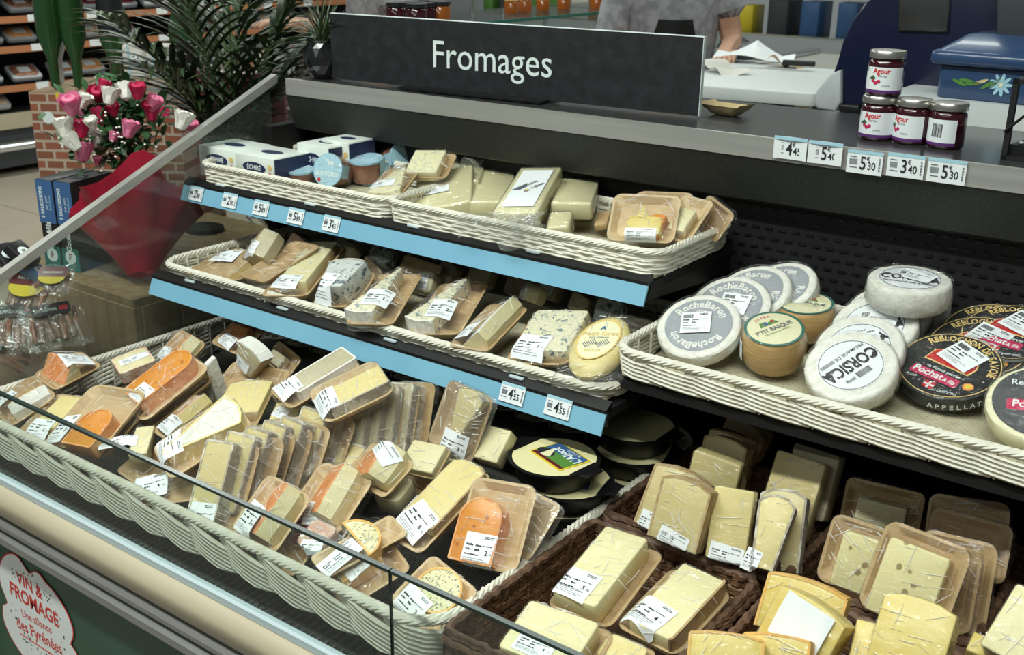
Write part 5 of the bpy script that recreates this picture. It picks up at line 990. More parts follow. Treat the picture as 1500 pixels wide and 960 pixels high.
mb.f.append(tuple(range(n, 2 * n))); mb.m.append(0); mb.tube([(W * .38, D / 2, .106), (W * .44, D / 2, .124), (W * .52, D / 2, .128), (W * .60, D / 2, .106)], .009, 8); mb.build('lid', 'blue_tub', t)
def daisy(cx, cz, s, mx, m='light_blue', nm='painted_daisy'):
    mb = MB()
    for k in range(9): mb.prism(outline('round', s, s * .34), 0, .0008, mx=mx @ T(cx, cz, 0) @ R(k * 40) @ T(s * .6, 0, 0))
    o = mb.build(nm, m, t, False); MB().prism(outline('round', s * .4, s * .4), 0, .0012, mx=mx @ T(cx, cz, 0)).build('daisy_centre', 'cream_print', o, False)
FF = T(0, .0145, 0) @ R(90, 'X'); daisy(.125, .030, .018, FF); daisy(.30, .034, .018, FF)
for k in range(6): MB().prism(outline('round', .026, .006), 0, .0008, mx=FF @ T(.055 + .012 * k, .028 + .004 * (k % 2), 0) @ R(-20 + 14 * k)).build('painted_leaf', 'bamboo' if k == 3 else 'mid_green', t, False)
LF = T(0, .055, .1085); daisy(.17, .03, .016, LF); daisy(.23, .03, .016, LF)
# ---- left of the case --------------------------------------------------------------------------------------------
tb = thing('display_table', 'wooden plank crate table with pale grain standing against the left end of the case', 'table', V((-2.12, 1.45, 0)))
for k in range(5): MB().prism(rrect(.094, .02, .003, 1), 0, .80, .002).build('plank', 'wood', tb, False, mx=T(-.19 + k * .096, -.20, .02))
for k in range(6): MB().prism(rrect(.02, .094, .003, 1), 0, .80, .002).build('plank', 'wood', tb, False, mx=T(.232, -.143 + k * .096, .02))
for k in range(6): MB().prism(rrect(.48, .094, .003, 1), 0, .018, .002).build('top_board', 'wood', tb, False, mx=T(.0, -.160 + k * .096, .82))
MB().box(-.22, .22, -.185, .40, 0, .82).build('core', 'wood_dark', tb, False)
for k, (dx, nm) in enumerate(((0, 'left of the two tall dark blue sausage cartons beside the bouquet'), (.050, 'right of the two tall dark blue sausage cartons, nearer the glass'))):
    c = V((-2.215 + dx, 1.330 + dx * .25, .8385)); w, d, h = .046, .13, .200
    t = thing('sausage_carton', nm, 'carton', T(*c) @ R(14), 'tall sausage cartons'); MB().prism(rrect(w, d, .002, 1), 0, h, .001).build('carton', 'carton_black', t)
    f0 = T(0, -d / 2 - .0004, 0) @ R(90, 'X'); MB().box(-w / 2, w / 2, h * .52, h * .995, 0, .0004, 0, f0).build('blue_panel', 'carton_blue', t, False); MB().box(-w / 2, w / 2, 0, h * .26, 0, .0004, 0, f0).build('teal_panel', 'teal_edge', t, False)
    text('5 SAUCISSONS', .0125, f0 @ T(-.011, h * .75, .0006) @ R(90), 'letter_white', t, .02, .85); text('pur porc', .009, f0 @ T(.002, h * .75, .0006) @ R(90), 'letter_white', t); text('Sud Ouest', .008, f0 @ T(.012, h * .75, .0006) @ R(90), 'light_blue', t)
    text('Gout&fils', .020, f0 @ T(0, h * .38, .0006) @ R(90), 'letter_white', t, .02, .8); MB().prism(outline('round', .030, .030), 0, .0006, mx=f0 @ T(0, h * .16, 0)).build('round_emblem', 'letter_white', t, False); text('F', .02, f0 @ T(0, h * .16, .0010), 'clay', t, .02)
# bouquet
bc_ = atd(182, 205, 2.36); bb = atd(205, 372, 2.33); t = thing('bouquet', 'bouquet of pink, red and white roses wrapped in crimson paper, left of the case', 'flowers', M.Translation(bb))
ax_ = (bc_ - bb).normalized(); sx_ = ax_.cross(V((0, 1, 0))).normalized(); sy_ = sx_.cross(ax_) * -1; H = (bc_ - bb).length
mb = MB()
def cone(u, v):
    a_ = 2 * pi * u; r = .030 + (.135 - .030) * v ** 1.1; r *= 1 + .12 * sin(3 * a_ + 1) * v + .09 * sin(7 * a_) * v + .03 * sin(17 * a_) * v; hgt = H * (.02 + .70 * v) + .030 * sin(2 * a_ + 2.2) * v + .020 * sin(5 * a_) * v * v
    return V((0, 0, 0)) + sx_ * (r * cos(a_)) + sy_ * (r * sin(a_)) + ax_ * (hgt - .05)
mb.grid(cone, 40, 10); mb.build('wrapping_paper', 'red_paper', t)
def rose(c, s, m, seed):
    mb = MB(); rn = random.Random(seed); mb.lathe([(0, -.9 * s), (.35 * s, -.7 * s), (.5 * s, -.1 * s), (.42 * s, .45 * s), (.22 * s, .55 * s), (.12 * s, .3 * s), (0, .35 * s)], 12)
    for k in range(9):
        a_ = k * 2.4; R_ = s * (.46 + .05 * k / 2); 
        mb.grid(lambda u, v: (R_ * cos(a_ + (u - .5) * 1.5) * (.55 + .5 * v + .12 * v * v), R_ * sin(a_ + (u - .5) * 1.5) * (.55 + .5 * v + .12 * v * v), s * (-.7 + 1.25 * v - .35 * (2 * u - 1) ** 2 * v)), 5, 4)
    return mb.build('rose', m, t, True, mx=T(*c) @ R(rn.uniform(-30, 30), 'X') @ R(rn.uniform(-30, 30), 'Y'))
fl_ = [(103, 152, 'pink', 1.3), (123, 146, 'petal_white', 1.0), (144, 138, 'soft_red', 1.2), (161, 138, 'petal_white', 1.1), (183, 132, 'petal_white', 1.1), (201, 132, 'soft_red', 1.0), (166, 160, 'soft_red', .8), (147, 168, 'soft_red', 1.1), (225, 150, 'pink', 1.0), (222, 165, 'soft_red', .9), (92, 184, 'petal_white', 1.2), (119, 186, 'soft_red', 1.1), (143, 198, 'petal_white', 1.4), (190, 187, 'pink', 1.1), (167, 199, 'pink', .7), (104, 208, 'petal_white', 1.1), (121, 220, 'pink', 1.2), (143, 235, 'pink', .6), (268, 174, 'petal_white', 1.2), (282, 186, 'pink', .8), (134, 180, 'petal_white', .8), (152, 124, 'soft_red', .8), (114, 164, 'pink', .8), (216, 156, 'soft_red', .7)]
for i, (px, py, m_, s_) in enumerate(fl_):
    pos = atd(px, py, 2.28 + .03 * ((i * 7) % 5 - 2)) - bb; rose(pos, .025 * s_, m_, i)
mb = MB(); rn = random.Random(9)
for i in range(520):
    p_ = atd(rn.gauss(172, 36), rn.gauss(188, 30), 2.36 + rn.uniform(-.04, .08)) - bb; blade(mb, p_, rn.uniform(0, 6.28), rn.uniform(-.2, 1.3), rn.uniform(.025, .05), .008, .5, 3)
mb.build('foliage', 'leaf_small', t, kind='stuff'); mb = MB()
for i in range(40): p_ = atd(rn.gauss(172, 40), rn.gauss(185, 30), 2.26) - bb; mb.lathe([(0, .003), (.003, 0), (0, -.003)], 6, 0, T(*p_))
mb.build('small_white_buds', 'petal_white', t, kind='stuff')
lc = thing('low_crate', 'low wooden crate under the sausage and ham bags, at the left edge', 'crate', V((-2.10, .98, 0)))
for k in range(3): MB().box(-.20, .18, -.22, -.20, .02 + k * .22, .21 + k * .22).build('slat', 'wood', lc, False); MB().box(.18, .20, -.22, .22, .02 + k * .22, .21 + k * .22).build('slat', 'wood', lc, False)
MB().box(-.2, .18, -.2, .22, .0, .66).build('core', 'wood_dark', lc, False)
# sausage bags
for i, (px, py, s_, lb, m_) in enumerate(((45, 425, .055, 'clear bag of dried sausages with a burgundy and yellow paper header', 1), (78, 410, .035, 'second burgundy and yellow sausage bag behind the first', 1), (25, 480, .06, 'lower left bag of dark cured meat with a black label', 0), (80, 475, .055, 'glossy bag of cured ham pieces with a black label, next to the glass', 0), (12, 372, .03, 'small black round-labelled carton leaning at the left edge', 2), (35, 368, .03, 'second small black carton with a round white label', 2), (58, 395, .028, 'dark blue carton standing between the bags', 3), (15, 520, .05, 'lowest bag of cured meat at the left edge', 0))):
    z_ = .86 + .02 * (i % 3); p = atd(px, py, 2.18 - .02 * (i % 2)); t = thing('meat_bag' if m_ < 2 else 'small_carton', lb, 'food pack', T(*p) @ R(20 + 17 * i) @ R(35, 'X'), 'sausage and ham packs left of the case'); rn = random.Random(i)
    if m_ >= 2:
        MB().prism(rrect(s_ * 1.3, s_ * 2, .003, 1), -.02, 0, .001).build('carton', 'carton_black' if m_ == 2 else 'carton_blue', t); disc(t, 'round_label', s_ * .4, .0004, 'letter_white'); text('JP', s_ * .4, T(0, 0, .001), 'ink', t, .02); continue
    for k in range(7):
        x = (k - 3) * s_ * .24; MB().tube([(x + rn.uniform(-.006, .006), -s_ * .8 + rn.uniform(0, .01), rn.uniform(-.01, .004)), (x, 0, rn.uniform(-.004, .008)), (x + rn.uniform(-.008, .008), s_ * .7, rn.uniform(-.01, .0))], [s_ * .10, s_ * .13, s_ * .08], 8).build('sausage' if m_ else 'ham_piece', 'meat', t)
    b_ = MB(); b_.grid(lambda u, v: ((u - .5) * s_ * 2.2, (v - .5) * s_ * 2.2, s_ * .20 * sin(pi * u) * sin(pi * v) + .003 * sin(14 * u + 9 * v)), 10, 10); b_.build('bag', 'bag', t)
    if m_ == 1: MB().prism([(-s_ * .8, -s_ * .1), (s_ * .8, -s_ * .1), (s_ * .8, s_ * .6), (-s_ * .8, s_ * .6)], 0, .0005).build('header', 'burgundy', t, False, mx=T(0, s_ * .1, s_ * .26)); MB().prism(outline('half', s_ * 1.5, s_ * .5), 0, .0005).build('yellow_flap', 'yellow', t, False, mx=T(0, -s_ * .25, s_ * .262) @ R(180)); text('saucisson', s_ * .3, T(0, s_ * .35, s_ * .28), 'letter_white', t)
    else: MB().prism(rrect(s_ * 1.3, s_ * .5, .002, 1), 0, .0005).build('header', 'carton_black', t, False, mx=T(0, s_ * .5, s_ * .25)); text('jambon', s_ * .26, T(-s_ * .2, s_ * .5, s_ * .26), 'letter_white', t); MB().prism(rrect(s_ * .3, s_ * .2, .001, 1), 0, .0005).build('flag_mark', 'red', t, False, mx=T(s_ * .42, s_ * .5, s_ * .256))
# wood block and crate behind the end glass
c = atd(318, 372, 2.75); t = thing('wooden_block', 'short wooden block seat seen through the end glass, below the top basket', 'block', T(c.x - .04, c.y, c.z - .06)); MB().prism(rrect(.21, .16, .01, 2), 0, .105, .003).build('block', 'wood', t); MB().prism(outline('round', .10, .09), .105, .125, .002).build('black_foot', 'black_matte', t)
c = atd(165, 445, 2.45)
# palm
pb_ = V((-2.30, 2.10, .45)); t = thing('palm_plant', 'tall potted palm with long arching fronds behind the bouquet', 'plant', M.Translation(pb_)); rn = random.Random(21)
MB().lathe([(0, 0), (.10, 0), (.13, .22), (.135, .25), (.12, .25), (.11, .22), (0, .22)], 24).build('pot', 'clay', t)
top0 = atd(312, 190, 2.75)
tips = [(150, 20, 2.5), (185, 45, 2.55), (240, -60, 2.7), (300, -90, 2.8), (360, -60, 2.7), (430, -10, 2.75), (470, 55, 2.8), (400, 60, 2.6), (330, -120, 2.6), (205, 95, 2.6), (440, 100, 2.9), (265, -20, 2.5), (380, -90, 3.0)]
fm = []
for i, (px, py, d) in enumerate(tips):
    tip = atd(px, py, d) - pb_; base = V((rn.uniform(-.03, .03), rn.uniform(-.03, .03), .22)); mid = (top0 - pb_) * .8 + V((rn.uniform(-.03, .03), rn.uniform(-.03, .03), 0)); ctrl = mid + (tip - mid) * .4 + V((0, 0, .12)); pts = []
    for k in range(17):
        u = k / 16
        pts.append(base.lerp(mid, u / .4) if u < .4 else ((1 - (u - .4) / .6) ** 2 * mid + 2 * (1 - (u - .4) / .6) * ((u - .4) / .6) * ctrl + ((u - .4) / .6) ** 2 * tip))
    mb = MB().tube(pts, [.005 * (1 - .8 * k / 16) + .001 for k in range(17)], 5)
    for k in range(17):
        u = .42 + .58 * k / 17; f_ = u * 16; a_ = int(f_); q_ = pts[a_].lerp(pts[min(a_ + 1, 16)], f_ - a_); dr = (pts[min(a_ + 1, 16)] - pts[a_]).normalized(); sd = dr.cross(V((0, 0, 1))).normalized(); ln = .22 * sin(pi * (.12 + .80 * k / 17)) + .04
        for sg in (1, -1):
            dd = (dr * .75 + sd * sg * .8).normalized(); az = math.atan2(dd.y, dd.x); el = math.asin(max(-1, min(1, dd.z))) + .05; blade(mb, q_, az + rn.uniform(-.12, .12), el + rn.uniform(-.15, .15), ln, .0085, .9, 5, .35)
    mb.build('frond', 'palm_leaf', t)
# brick-print display box with bottles
c = V((-3.02, 1.93, .0)); zt = 1.10; bx = thing('brick_print_display', 'brick-patterned cardboard display box carrying bottles, behind the bouquet', 'display box', T(-2.85, 1.86, .60) @ R(33)); MB().box(-.22, .22, 0, .34, 0, .50).build('box', 'brick_print', bx, False)
MB().box(-.22, .22, 0, .34, .50, .503).build('top_tray', 'cardboard', bx, False)
for x_, m_, s_ in ((-.17, 'letter_white', .035), (.135, 'carton_blue', .040), (.178, 'soft_red', .030)): MB().prism(outline('round', s_, s_), 0, .002).build('round_sticker', m_, bx, False, mx=T(x_, -.001, .455 if x_ > 0 else .43) @ R(90, 'X'))
for x_ in (-.14, -.05): MB().box(x_, x_ + .035, -.001, .0, .485, .502).build('yellow_tab', 'yellow', bx, False, mx=T(0, -.001, 0))
def bottle(lx, ly, label, m='green_glass', h=.30, lab=None, inv=False, r=.036):
    mx = bx.matrix_world @ T(lx, ly, .503); t = thing('bottle', label, 'bottle', mx, 'bottles on the brick-print display'); k = [(0, 0), (r, 0), (r, h * .55), (r * .4, h * .75), (r * .38, h * .97), (0, h)]
    MB().lathe([(r_, h - z) for r_, z in k][::-1] if inv else k, 20).build('glass', m, t)
    if lab: MB().lathe([(r + .0006, h * .15), (r + .0006, h * .42)] if not inv else [(r + .0006, h * .5), (r + .0006, h * .8)], 20).build('label', lab, t)
for a_ in ((-.16, .05, 'tall green bottle at the left end of the brick-print display, neck down', 'green_glass', .34, None, True), (-.10, .07, 'second green bottle, neck down, on the brick-print display', 'green_glass', .34, None, True), (.02, .06, 'dark bottle with foil neck in the middle of the brick-print display', 'green_glass', .32, 'carton_black', True), (-.20, .16, 'pale plastic-wrapped bottle behind, far left', 'pale_grey', .30, None, True), (.18, .18, 'dark bottle at the right end behind the football bags', 'green_glass', .32, 'carton_black', False), (-.02, .2, 'green bottle at the back behind the others', 'green_glass', .33, None, False)): bottle(*a_)
for x_, nm in ((.085, 'left beige gift bag printed with a football'), (.155, 'right beige gift bag printed with a football')):
    t = thing('gift_bag', nm, 'bag', bx.matrix_world @ T(x_, .03, .54) @ R(-6)); MB().prism(rrect(.068, .10, .012, 3), 0, .05, .01, mx=R(90, 'X') @ T(0, .05, -.05)).build('bag', 'paper', t); ball = MB().prism(outline('round', .030, .030), 0, .002).build('football', 'letter_white', t, False, mx=T(.01, -.0015, .055) @ R(90, 'X')); MB().box(-.008, -.002, -.045, .045, 0, .001).build('blue_stripe', 'light_blue', t, False, mx=T(-.006, -.001, .05) @ R(90, 'X'))
    pm = MB(); pm.prism([(.004 * cos(k * 2 * pi / 5), .004 * sin(k * 2 * pi / 5)) for k in range(5)], .002, .0028)
    for k in range(5): a_ = 2 * pi * k / 5 + .6; pm.prism([(.011 * cos(a_) + .0028 * cos(q * 2 * pi / 5), .011 * sin(a_) + .0028 * sin(q * 2 * pi / 5)) for q in range(5)], .002, .0028)
    pm.build('dark_patches', 'ink', ball, False)
# shopping trolley
ct = thing('shopping_trolley', 'chrome wire shopping trolley with a red panel behind the palm', 'trolley', T(-2.72, 2.30, 0) @ R(-28)); wr = MB(); W, D, H0, H1 = .50, .66, .62, 1.10
for k in range(17): x = -W / 2 + W * k / 16; wr.tube([(x, 0, H1), (x * .9, .03, H0), (x * .9, D - .03, H0 + .05), (x, D, H1)], .0022, 4)
for k in range(21): y = D * k / 20; wr.tube([(-W / 2, y, H1), (-W / 2 * .9, y, H0), (W / 2 * .9, y, H0), (W / 2, y, H1)], .0022, 4)
wr.build('wire_basket', 'chrome', ct, kind='stuff')
for z_, k in ((H1, 1), (H0 + .16, .95), (H0, .9)): MB().tube([(-W / 2 * k, 0, z_), (W / 2 * k, 0, z_), (W / 2 * k, D, z_), (-W / 2 * k, D, z_)], .006, 6, closed=True).build('rail', 'chrome', ct)
for k in range(11): MB().box(-W / 2 + .02 + k * .044, -W / 2 + .05 + k * .044, -.012, -.006, H0 + .18, H1 - .03).build('red_slat', 'soft_red', ct, False)
for x in (-.2, .2):
    for y in (.1, .7): MB().tube([(x, y, .1), (x * .9, y, .6)], .012, 6).build('leg', 'chrome', ct); MB().lathe([(0, -.012), (.05, -.012), (.05, .012), (0, .012)], 16, 0, T(x, y, .05) @ R(90, 'Y')).build('wheel', 'black_matte', ct)
# red trolley bag seen through the end glass
rbx = atd(352, 168, 2.95); t = thing('patterned_bag', 'dark red paper bag with a white ring pattern, seen through the end glass', 'bag', T(rbx.x, rbx.y, rbx.z - .12) @ R(10)); MB().prism(rrect(.22, .14, .02, 2), 0, .24, .004).build('bag', 'burgundy', t)
for i in range(5):
    for j in range(4):
        b_ = MB().lathe([(.010, 0), (.014, 0)], 12); b_.f = b_.f[:-2]; b_.m = b_.m[:-2]; b_.build('white_ring', 'pink', t, False, mx=T(-.08 + .04 * i + .02 * (j % 2), -.0715, .04 + .055 * j) @ R(90, 'X'))
# ---- far left refrigerated wall ------------------------------------------------------------------------------------
fw = thing('wall_cooler', 'long open wall cooler with orange price rails and chrome bumper, far left', 'display case', V((-7.2, 4.6, 0))); fx = .3
MB().box(-.6, .0, -2.8, 3.4, 0, .10).box(-.60, -.55, -2.8, 3.4, 0, 1.9).box(-.05, .24, -2.8, 3.4, .05, .40).build('body', 'shop_dark', fw, False)
MB().tube([(.34, -2.8, .20), (.34, 3.4, .20)], .03, 8).build('bumper_rail', 'chrome', fw); MB().box(.24, .26, -2.8, 3.4, .30, .40).build('lower_panel', 'rail_beige', fw, False)
for k in range(8): MB().box(.26, .32, -2.6 + k * .8, -2.56 + k * .8, .03, .20).build('bumper_post', 'chrome', fw, False)
for z_ in (.57, .815, 1.0, 1.2):
    s_ = MB().box(-.5, .28, -2.8, 3.4, z_ - .015, z_).build('shelf', 'shop_dark', fw, False); MB().box(.28, .295, -2.8, 3.4, z_ - .03, z_ + .012).build('orange_rail', 'orange_rail', s_, False)
    for k in range(12): 
        y_ = -2.0 + k * .33 + .1 * (k % 3); MB().box(.295, .298, y_, y_ + .09, z_ - .025, z_ + .018).build('rail_tag', 'label_white', s_, False)
pt = MB().prism(rrect(.20, .15, .02, 2), 0, .035, .006).mesh('tray', 'pale_grey', True); pm_ = [MB().prism(rrect(.17, .12, .03, 2), .02, .045, .01).mesh('meat', m_, True) for m_ in ('meat', 'apricot', 'pink_rind', 'burgundy', 'paste_pale')]; pl_ = MB().box(-.04, .04, -.03, .03, .045, .047).mesh('label', 'label_white'); rn = random.Random(2)
for z_ in (.402, .57, .815, 1.0, 1.2):
    for k in range(16):
        if rn.random() < .12: continue
        mi_ = rn.randrange(5); t = thing('meat_tray', 'tray of ' + ('dark red meat', 'orange-brown meat', 'pinkish meat', 'burgundy meat', 'pale meat')[mi_] + ' on ' + {.402: 'bottom deck', .57: 'lowest shelf', .815: 'second shelf', 1.0: 'third shelf', 1.2: 'top shelf'}[z_] + ' of wall cooler', 'food pack', T(-7.07 + rn.uniform(-.03, .06), 3.0 + k * .26 + rn.uniform(-.04, .04), z_ + .055) @ R(90 + rn.uniform(-12, 12)) @ R(28, 'X'), 'meat trays in the wall cooler')
        put('tray', pt, t); put('meat', pm_[mi_], t); put('label', pl_, t)
# ---- behind the counter ---------------------------------------------------------------------------------------------
sc_ = thing('serving_counter', 'glass-topped serving counter behind the sign, running away from the camera', 'counter', V((-3.0, 5.0, 0)))
MB().box(-.9, .0, -1.2, 1.2, 0, .85).build('body', 'pale_grey', sc_, False); MB().box(-.9, -.02, -1.2, 1.2, .85, .87).build('deck', 'steel', sc_, False); MB().box(-.5, .02, -1.2, 1.2, 1.185, 1.195).build('top_glass', 'glass', sc_, False); MB().box(.0, .008, -1.2, 1.2, .87, 1.185).build('front_glass', 'glass', sc_, False); MB().box(.008, .018, -1.2, 1.2, 1.183, 1.197).build('glass_rim', 'teal_edge', sc_, False)
for k in range(6): MB().tube([(-.02, -1.15 + k * .46, .87), (-.02, -1.15 + k * .46, 1.185)], .012, 6).build('post', 'chrome', sc_)
rn = random.Random(4); mats_ = ['paste_pale', 'paste', 'apricot', 'bloomy_rind', 'cream_print', 'pink_rind', 'label_white', 'soft_red', 'paper', 'light_blue']
vs_ = [(MB().lathe([(0, 0), (.07, 0), (.08, .02), (.08, .06), (.065, .075), (0, .078)], 20).mesh('wheel', m_, True)) for m_ in mats_[:6]] + [MB().prism(rrect(.12, .09, .012, 2), 0, .11, .008).mesh('block', m_, True) for m_ in mats_]
for k in range(34):
    gi = rn.randrange(len(vs_)); t = thing('counter_goods', ('cream', 'yellow', 'apricot', 'white', 'light cream', 'pinkish', 'cream', 'yellow', 'apricot', 'off-white', 'ivory', 'pink-brown', 'white', 'red', 'grey-beige', 'pale blue')[gi] + (' round cheese' if gi < 6 else ' block') + ' in serving counter behind the sign', 'food', T(-3.1 - rn.uniform(0, .7), 3.9 + k * .066, .872) @ R(rn.uniform(0, 90)), 'goods in the serving counter'); put('item', vs_[gi], t)
jm = MB().lathe([(0, 0), (.032, 0), (.034, .05), (.028, .058), (0, .058)], 16).mesh('glass', 'honey', True); jd = MB().lathe([(0, 0), (.032, 0), (.034, .05), (.028, .058), (0, .058)], 16).mesh('glass', 'jam', True); jl = MB().lathe([(0, .058), (.033, .058), (.033, .070), (0, .072)], 16).mesh('lid', 'carton_black', True); jg = MB().lathe([(0, .058), (.033, .058), (.033, .070), (0, .072)], 16).mesh('lid', 'gold', True)
for k, (px, py, d) in enumerate(((581, 26, 2.95), (610, 28, 2.9), (625, 26, 2.98), (645, 24, 3.0), (598, 24, 3.1), (637, 22, 3.1))):
    p = atd(px, py, d); t = thing('preserve_jar', 'small dark-lidded preserve jar standing behind the left half of the sign', 'jar', T(*p) @ T(0, 0, -.02) @ M.Scale(.85, 4), 'dark-lidded jars behind the sign'); t['label'] = ('leftmost dark-lidded jar behind the sign', 'black-lidded jar third from the left behind the sign', 'black-lidded jar fourth from the left behind the sign', 'amber jar at the right of the jar row behind the sign', 'second jar from the left, set back behind the sign', 'jar fifth from the left, set back behind the sign')[k]; put('glass', jd if k != 3 else jm, t); put('lid', jl, t)
jp = atd(610, 30, 3.0); t = thing('glass_ledge', 'low glass ledge with a steel frame directly behind the sign', 'shelf', V((jp.x, jp.y + .02, 0))); MB().box(-.30, .62, -.14, .16, jp.z - .046, jp.z - .038).build('shelf_glass', 'glass', t, False); MB().box(-.30, .62, -.145, -.139, jp.z - .047, jp.z - .036).build('glass_rim', 'teal_edge', t, False)
for x_ in (-.25, .18, .58): MB().tube([(x_, .1, 0), (x_, .1, jp.z - .046)], .012, 6).build('post', 'chrome', t)
for k in range(10):
    p = V((-3.0 + rn.uniform(-.25, -.05), 4.3 + k * .15, 1.196)); t = thing('honey_jar', 'amber honey jar on the glass top of the serving counter', 'jar', M.Translation(p), 'honey jars on the serving counter'); put('glass', jm, t); put('lid', jg, t)
# preparation table with boards and papers
pt_ = thing('prep_table', 'stainless preparation table behind the counter, right of the sign', 'table', V((-1.35, 3.3, 0))); MB().box(-.45, .42, -1.0, 1.3, 1.06, 1.09).build('top', 'steel', pt_, False); MB().box(-.40, .40, -.95, 1.25, .3, 1.06).build('side_panel', 'steel', pt_, False); MB().tube([(-.46, -1.0, 1.10), (-.46, 1.3, 1.10)], .014, 8).build('guide_rail', 'chrome', pt_); MB().tube([(.0, -1.01, 1.10), (.05, 1.3, 1.10)], .014, 8).build('guide_rail', 'chrome', pt_)
bp = onz(1125, 112, 1.16); t = thing('cutting_board', 'thick white cutting board on the preparation table', 'board', T(bp.x, bp.y, 1.125) @ R(10)); MB().prism(rrect(.42, .62, .02, 3), 0, .035, .004).build('board', 'white_plastic', t)
for x_ in (-.17, .17):
    for y_ in (-.27, .27): MB().box(x_ - .02, x_ + .02, y_ - .02, y_ + .02, -.034, 0).build('foot', 'rail_beige', t, False)
for px, py, m_, nm, s_, rt in ((1105, 88, 'label_white', 'white sheet of wrapping paper folded up on the cutting board', .16, 20), (1060, 104, 'paper', 'crumpled kraft paper at the left of the cutting board', .10, -30), (1150, 96, 'cardboard', 'brown paper scrap on the right of the cutting board', .07, 10)):
    p = onz(px, py, 1.165); t = put('wrapping_paper', None) if 0 else None; mb = MB(); mb.grid(lambda u, v: ((u - .5) * s_ * 1.6, (v - .5) * s_, .012 * sin(5 * u + 2 * v) + .012 + (.06 * max(0, 1 - abs(u - .5) * 3) * v if m_ == 'label_white' else .01 * sin(11 * u))), 12, 8); mb.build('wrapping_paper', m_, None, True, mx=T(p.x, p.y, 1.163) @ R(rt), label=nm, cat='paper')
p = onz(1170, 96, 1.175); t = thing('knife', 'black-handled knife lying on the cutting board', 'knife', T(p.x, p.y, 1.175) @ R(12)); MB().prism(rrect(.10, .022, .006, 2), 0, .015, .003).build('handle', 'black_plastic', t); MB().prism([(-.20, 0), (-.05, -.012), (-.05, .012), (-.15, .012)], .004, .006).build('blade', 'chrome', t, False)
# wire shelving and stores behind
GD = 'boxes on the far shelving'
for k in range(3):
    sh_ = thing('wire_rack', ['left wire rack of goods far behind the serving counter', 'middle wire rack of goods far behind the preparation table', 'right wire rack of goods far behind the slicer'][k], 'shelving', V((-4.6 + 2.1 * k, 7.1 - .25 * k, 0)))
    for z_ in (.25, .62, .98, 1.34): MB().box(-.95, .95, -.22, .22, z_ - .012, z_).build('shelf', 'chrome', sh_, False)
    for x_ in (-.93, .93):
        for y_ in (-.2, .2): MB().tube([(x_, y_, 0), (x_, y_, 1.8)], .012, 6).build('post', 'chrome', sh_)
bmesh_ = [MB().prism(rrect(w_, .2, .006, 1), 0, h_, .003).mesh('box', m_, True) for m_, w_, h_ in (('cardboard', .2, .22), ('soft_red', .12, .18), ('label_white', .15, .15), ('carton_blue', .12, .2), ('apricot', .16, .14), ('light_blue', .1, .22), ('paper', .18, .17), ('burgundy', .1, .2), ('yellow', .09, .16), ('shop_dark', .14, .2), ('mid_green', .1, .19))]
for k in range(3):
    for z_ in (.25, .62, .98):
        x = -.85
        while x < .85:
            bi = rn.randrange(11); t = thing('stock_box', ['brown cardboard', 'crimson', 'white', 'dark blue', 'apricot', 'pale blue', 'grey-beige', 'burgundy', 'yellow', 'charcoal', 'green'][bi] + ' box on ' + {.25: 'bottom', .62: 'middle', .98: 'upper'}[z_] + ' shelf, ' + ('left', 'middle', 'right')[k] + ' far rack', 'box', T(-4.6 + 2.1 * k + x, 7.1 - .25 * k + rn.uniform(-.06, .04), z_) @ R(rn.uniform(-6, 6)), GD); put('box', bmesh_[bi], t); x += .21
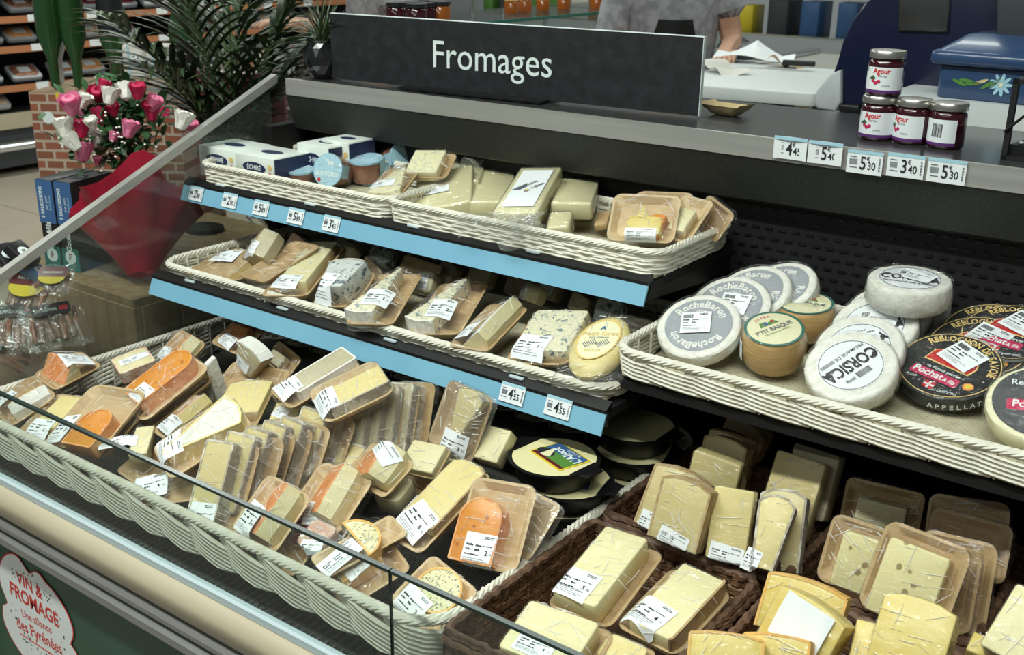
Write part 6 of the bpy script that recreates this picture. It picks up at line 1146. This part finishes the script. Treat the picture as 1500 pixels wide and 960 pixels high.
# ---- staff ------------------------------------------------------------------------------------------------------------
def person(label, loc, rot, shirt, apron, hand_px=None, arms=((.22, .28, 1.02), (-.22, .28, 1.02))):
    t = thing('person', label, 'person', T(*loc) @ R(rot)); J = [(0, 0, .93), (0, .0, 1.12), (0, -.01, 1.30), (0, 0, 1.43), (0, .0, 1.50), (0, .01, 1.60), (0, .01, 1.70)]; rd = [.15, .135, .15, .12, .055, .085, .075]; E = [(i, i + 1) for i in range(6)]
    for sg, hnd in ((1, arms[0]), (-1, arms[1])):
        o = len(J); J += [(sg * .17, 0, 1.40), (sg * .24, .02, 1.16), V((sg * .24, .02, 1.16)).lerp(V(hnd), .85), hnd]; rd += [.06, .045, .032, .026]; E += [(3, o), (o, o + 1), (o + 1, o + 2), (o + 2, o + 3)]
        w_ = V(hnd); d_ = (w_ - V((sg * .24, .02, 1.16))).normalized(); sd = d_.cross(V((0, 0, 1))).normalized()
        for f_ in range(5):
            q = len(J); off_ = sd * (.028 - .018 * f_) if f_ < 4 else sd * (.036 * sg); l_ = (.075, .085, .08, .065, .05)[f_]; a_ = w_ + d_ * (.06 if f_ < 4 else .02) + off_; b_ = a_ + d_ * l_ * .55 + V((0, 0, -.008)); c_ = b_ + d_ * l_ * .45 + V((0, 0, -.02)); J += [a_, b_, c_]; rd += [.011, .009, .007]; E += [(o + 3, q), (q, q + 1), (q + 1, q + 2)]
    for sg in (1, -1):
        o = len(J); J += [(sg * .10, 0, .88), (sg * .11, .0, .48), (sg * .11, -.02, .09), (sg * .12, .12, .04)]; rd += [.10, .065, .045, .04]; E += [(0, o), (o, o + 1), (o + 1, o + 2), (o + 2, o + 3)]
    me = bpy.data.meshes.new('body'); me.from_pydata([tuple(j) for j in J], E, []); o = put('body', me, t); me.materials.append(MT['skin']); sm = o.modifiers.new('skin', 'SKIN')
    for i, s_ in enumerate(me.skin_vertices[0].data): s_.radius = (rd[i], rd[i] * (.72 if i < 4 else 1)); s_.use_root = (i == 0)
    ss = o.modifiers.new('sub', 'SUBSURF'); ss.levels = 1; ss.render_levels = 1
    mb = MB(); mb.lathe([(.165, .80), (.160, .95), (.150, 1.12), (.170, 1.30), (.165, 1.40), (.09, 1.47), (.06, 1.485)], 24, 0, M.Diagonal((1.15, .80, 1, 1)))
    for sg in (1, -1): mb.tube([(sg * .15, 0, 1.41), (sg * .215, .01, 1.28), (sg * .24, .02, 1.15)], [.085, .072, .068], 12)
    mb.build('shirt', shirt, t); mb = MB(); mb.grid(lambda u, v: (.19 * sin((u - .5) * 2.2) * (1 - .45 * v * v), .15 * cos((u - .5) * 2.4) + .012, .45 + .80 * v), 12, 8); mb.build('apron', apron, t)
    mb = MB()
    for sg in (1, -1): mb.tube([(sg * .09, 0, .92), (sg * .11, 0, .48), (sg * .11, -.02, .08)], [.12, .09, .07], 12)
    mb.build('trousers', 'cloth_navy', t); hr = MB().lathe([(.092, 1.60), (.098, 1.67), (.085, 1.74), (.04, 1.785), (0, 1.79)], 20); hr.build('hair', 'wood_dark', t, mx=T(0, .0, .0))
    for sg in (1, -1): MB().lathe([(0, .006), (.010, .002), (.012, -.004)], 10, 0, T(sg * .032, .093, 1.64) @ R(-90, 'X')).build('eye', 'letter_white', t); MB().lathe([(0, .010), (.018, .0), (0, -.008)], 8, 0, T(sg * .088, .01, 1.63) @ R(90, 'Y')).build('ear', 'skin', t)
    MB().tube([(0, .085, 1.645), (0, .112, 1.61), (0, .095, 1.60)], [.007, .011, .007], 6).build('nose', 'skin', t); MB().tube([(-.022, .088, 1.572), (0, .096, 1.570), (.022, .088, 1.572)], .004, 5).build('mouth', 'soft_red', t)
    return t
person('person in a grey patterned shirt and black apron working at the preparation table', (-2.16, 3.95, 0), 215, 'cloth_grey', 'black_matte', arms=((.10, .40, 1.12), (-.16, .34, 1.14)))
person('person in pale clothing reaching forward, partly hidden behind the palm and sign', (-3.1, 3.30, 0), 150, 'cloth_grey', 'white_plastic', arms=((.20, .34, 1.20), (-.20, .30, 1.22)))
# ---- background goods: drop those the frame never shows, and tell equal ones apart by their place --------------------
def pix(o):
    d = o.matrix_world.translation - CAM; z = d.dot(RF); return (750 + F * d.dot(RX) / z, 480 + F * d.dot(RD) / z)
for o in [q for q in S.objects if q.parent is None]:
    if o.get('group') in ('meat trays in the wall cooler', 'boxes on the far shelving', 'goods in the serving counter', 'honey jars on the serving counter'):
        d = o.location - CAM; z = d.dot(RF); px, py = 750 + F * d.dot(RX) / z, 480 + F * d.dot(RD) / z
        if px < -30 or px > 1530 or py < -45 or (px < 700 and py > 300):
            for c in list(o.children): bpy.data.objects.remove(c)
            bpy.data.objects.remove(o)
same = {}
for o in S.objects:
    if o.parent is None and 'label' in o.keys(): same.setdefault(o['label'], []).append(o)
ORD = ['leftmost', 'second from left', 'third from left', 'fourth from left', 'fifth from left', 'sixth from left', 'seventh from left', 'eighth from left', 'ninth from left', 'tenth from left']
for lb, os_ in same.items():
    if len(os_) > 1:
        os_.sort(key=lambda o: RX.dot(o.location - CAM) / RF.dot(o.location - CAM))
        for k, o in enumerate(os_): o['label'] = ORD[min(k, 9)] + ' ' + lb if len(os_) > 2 or k == 0 else 'rightmost ' + lb
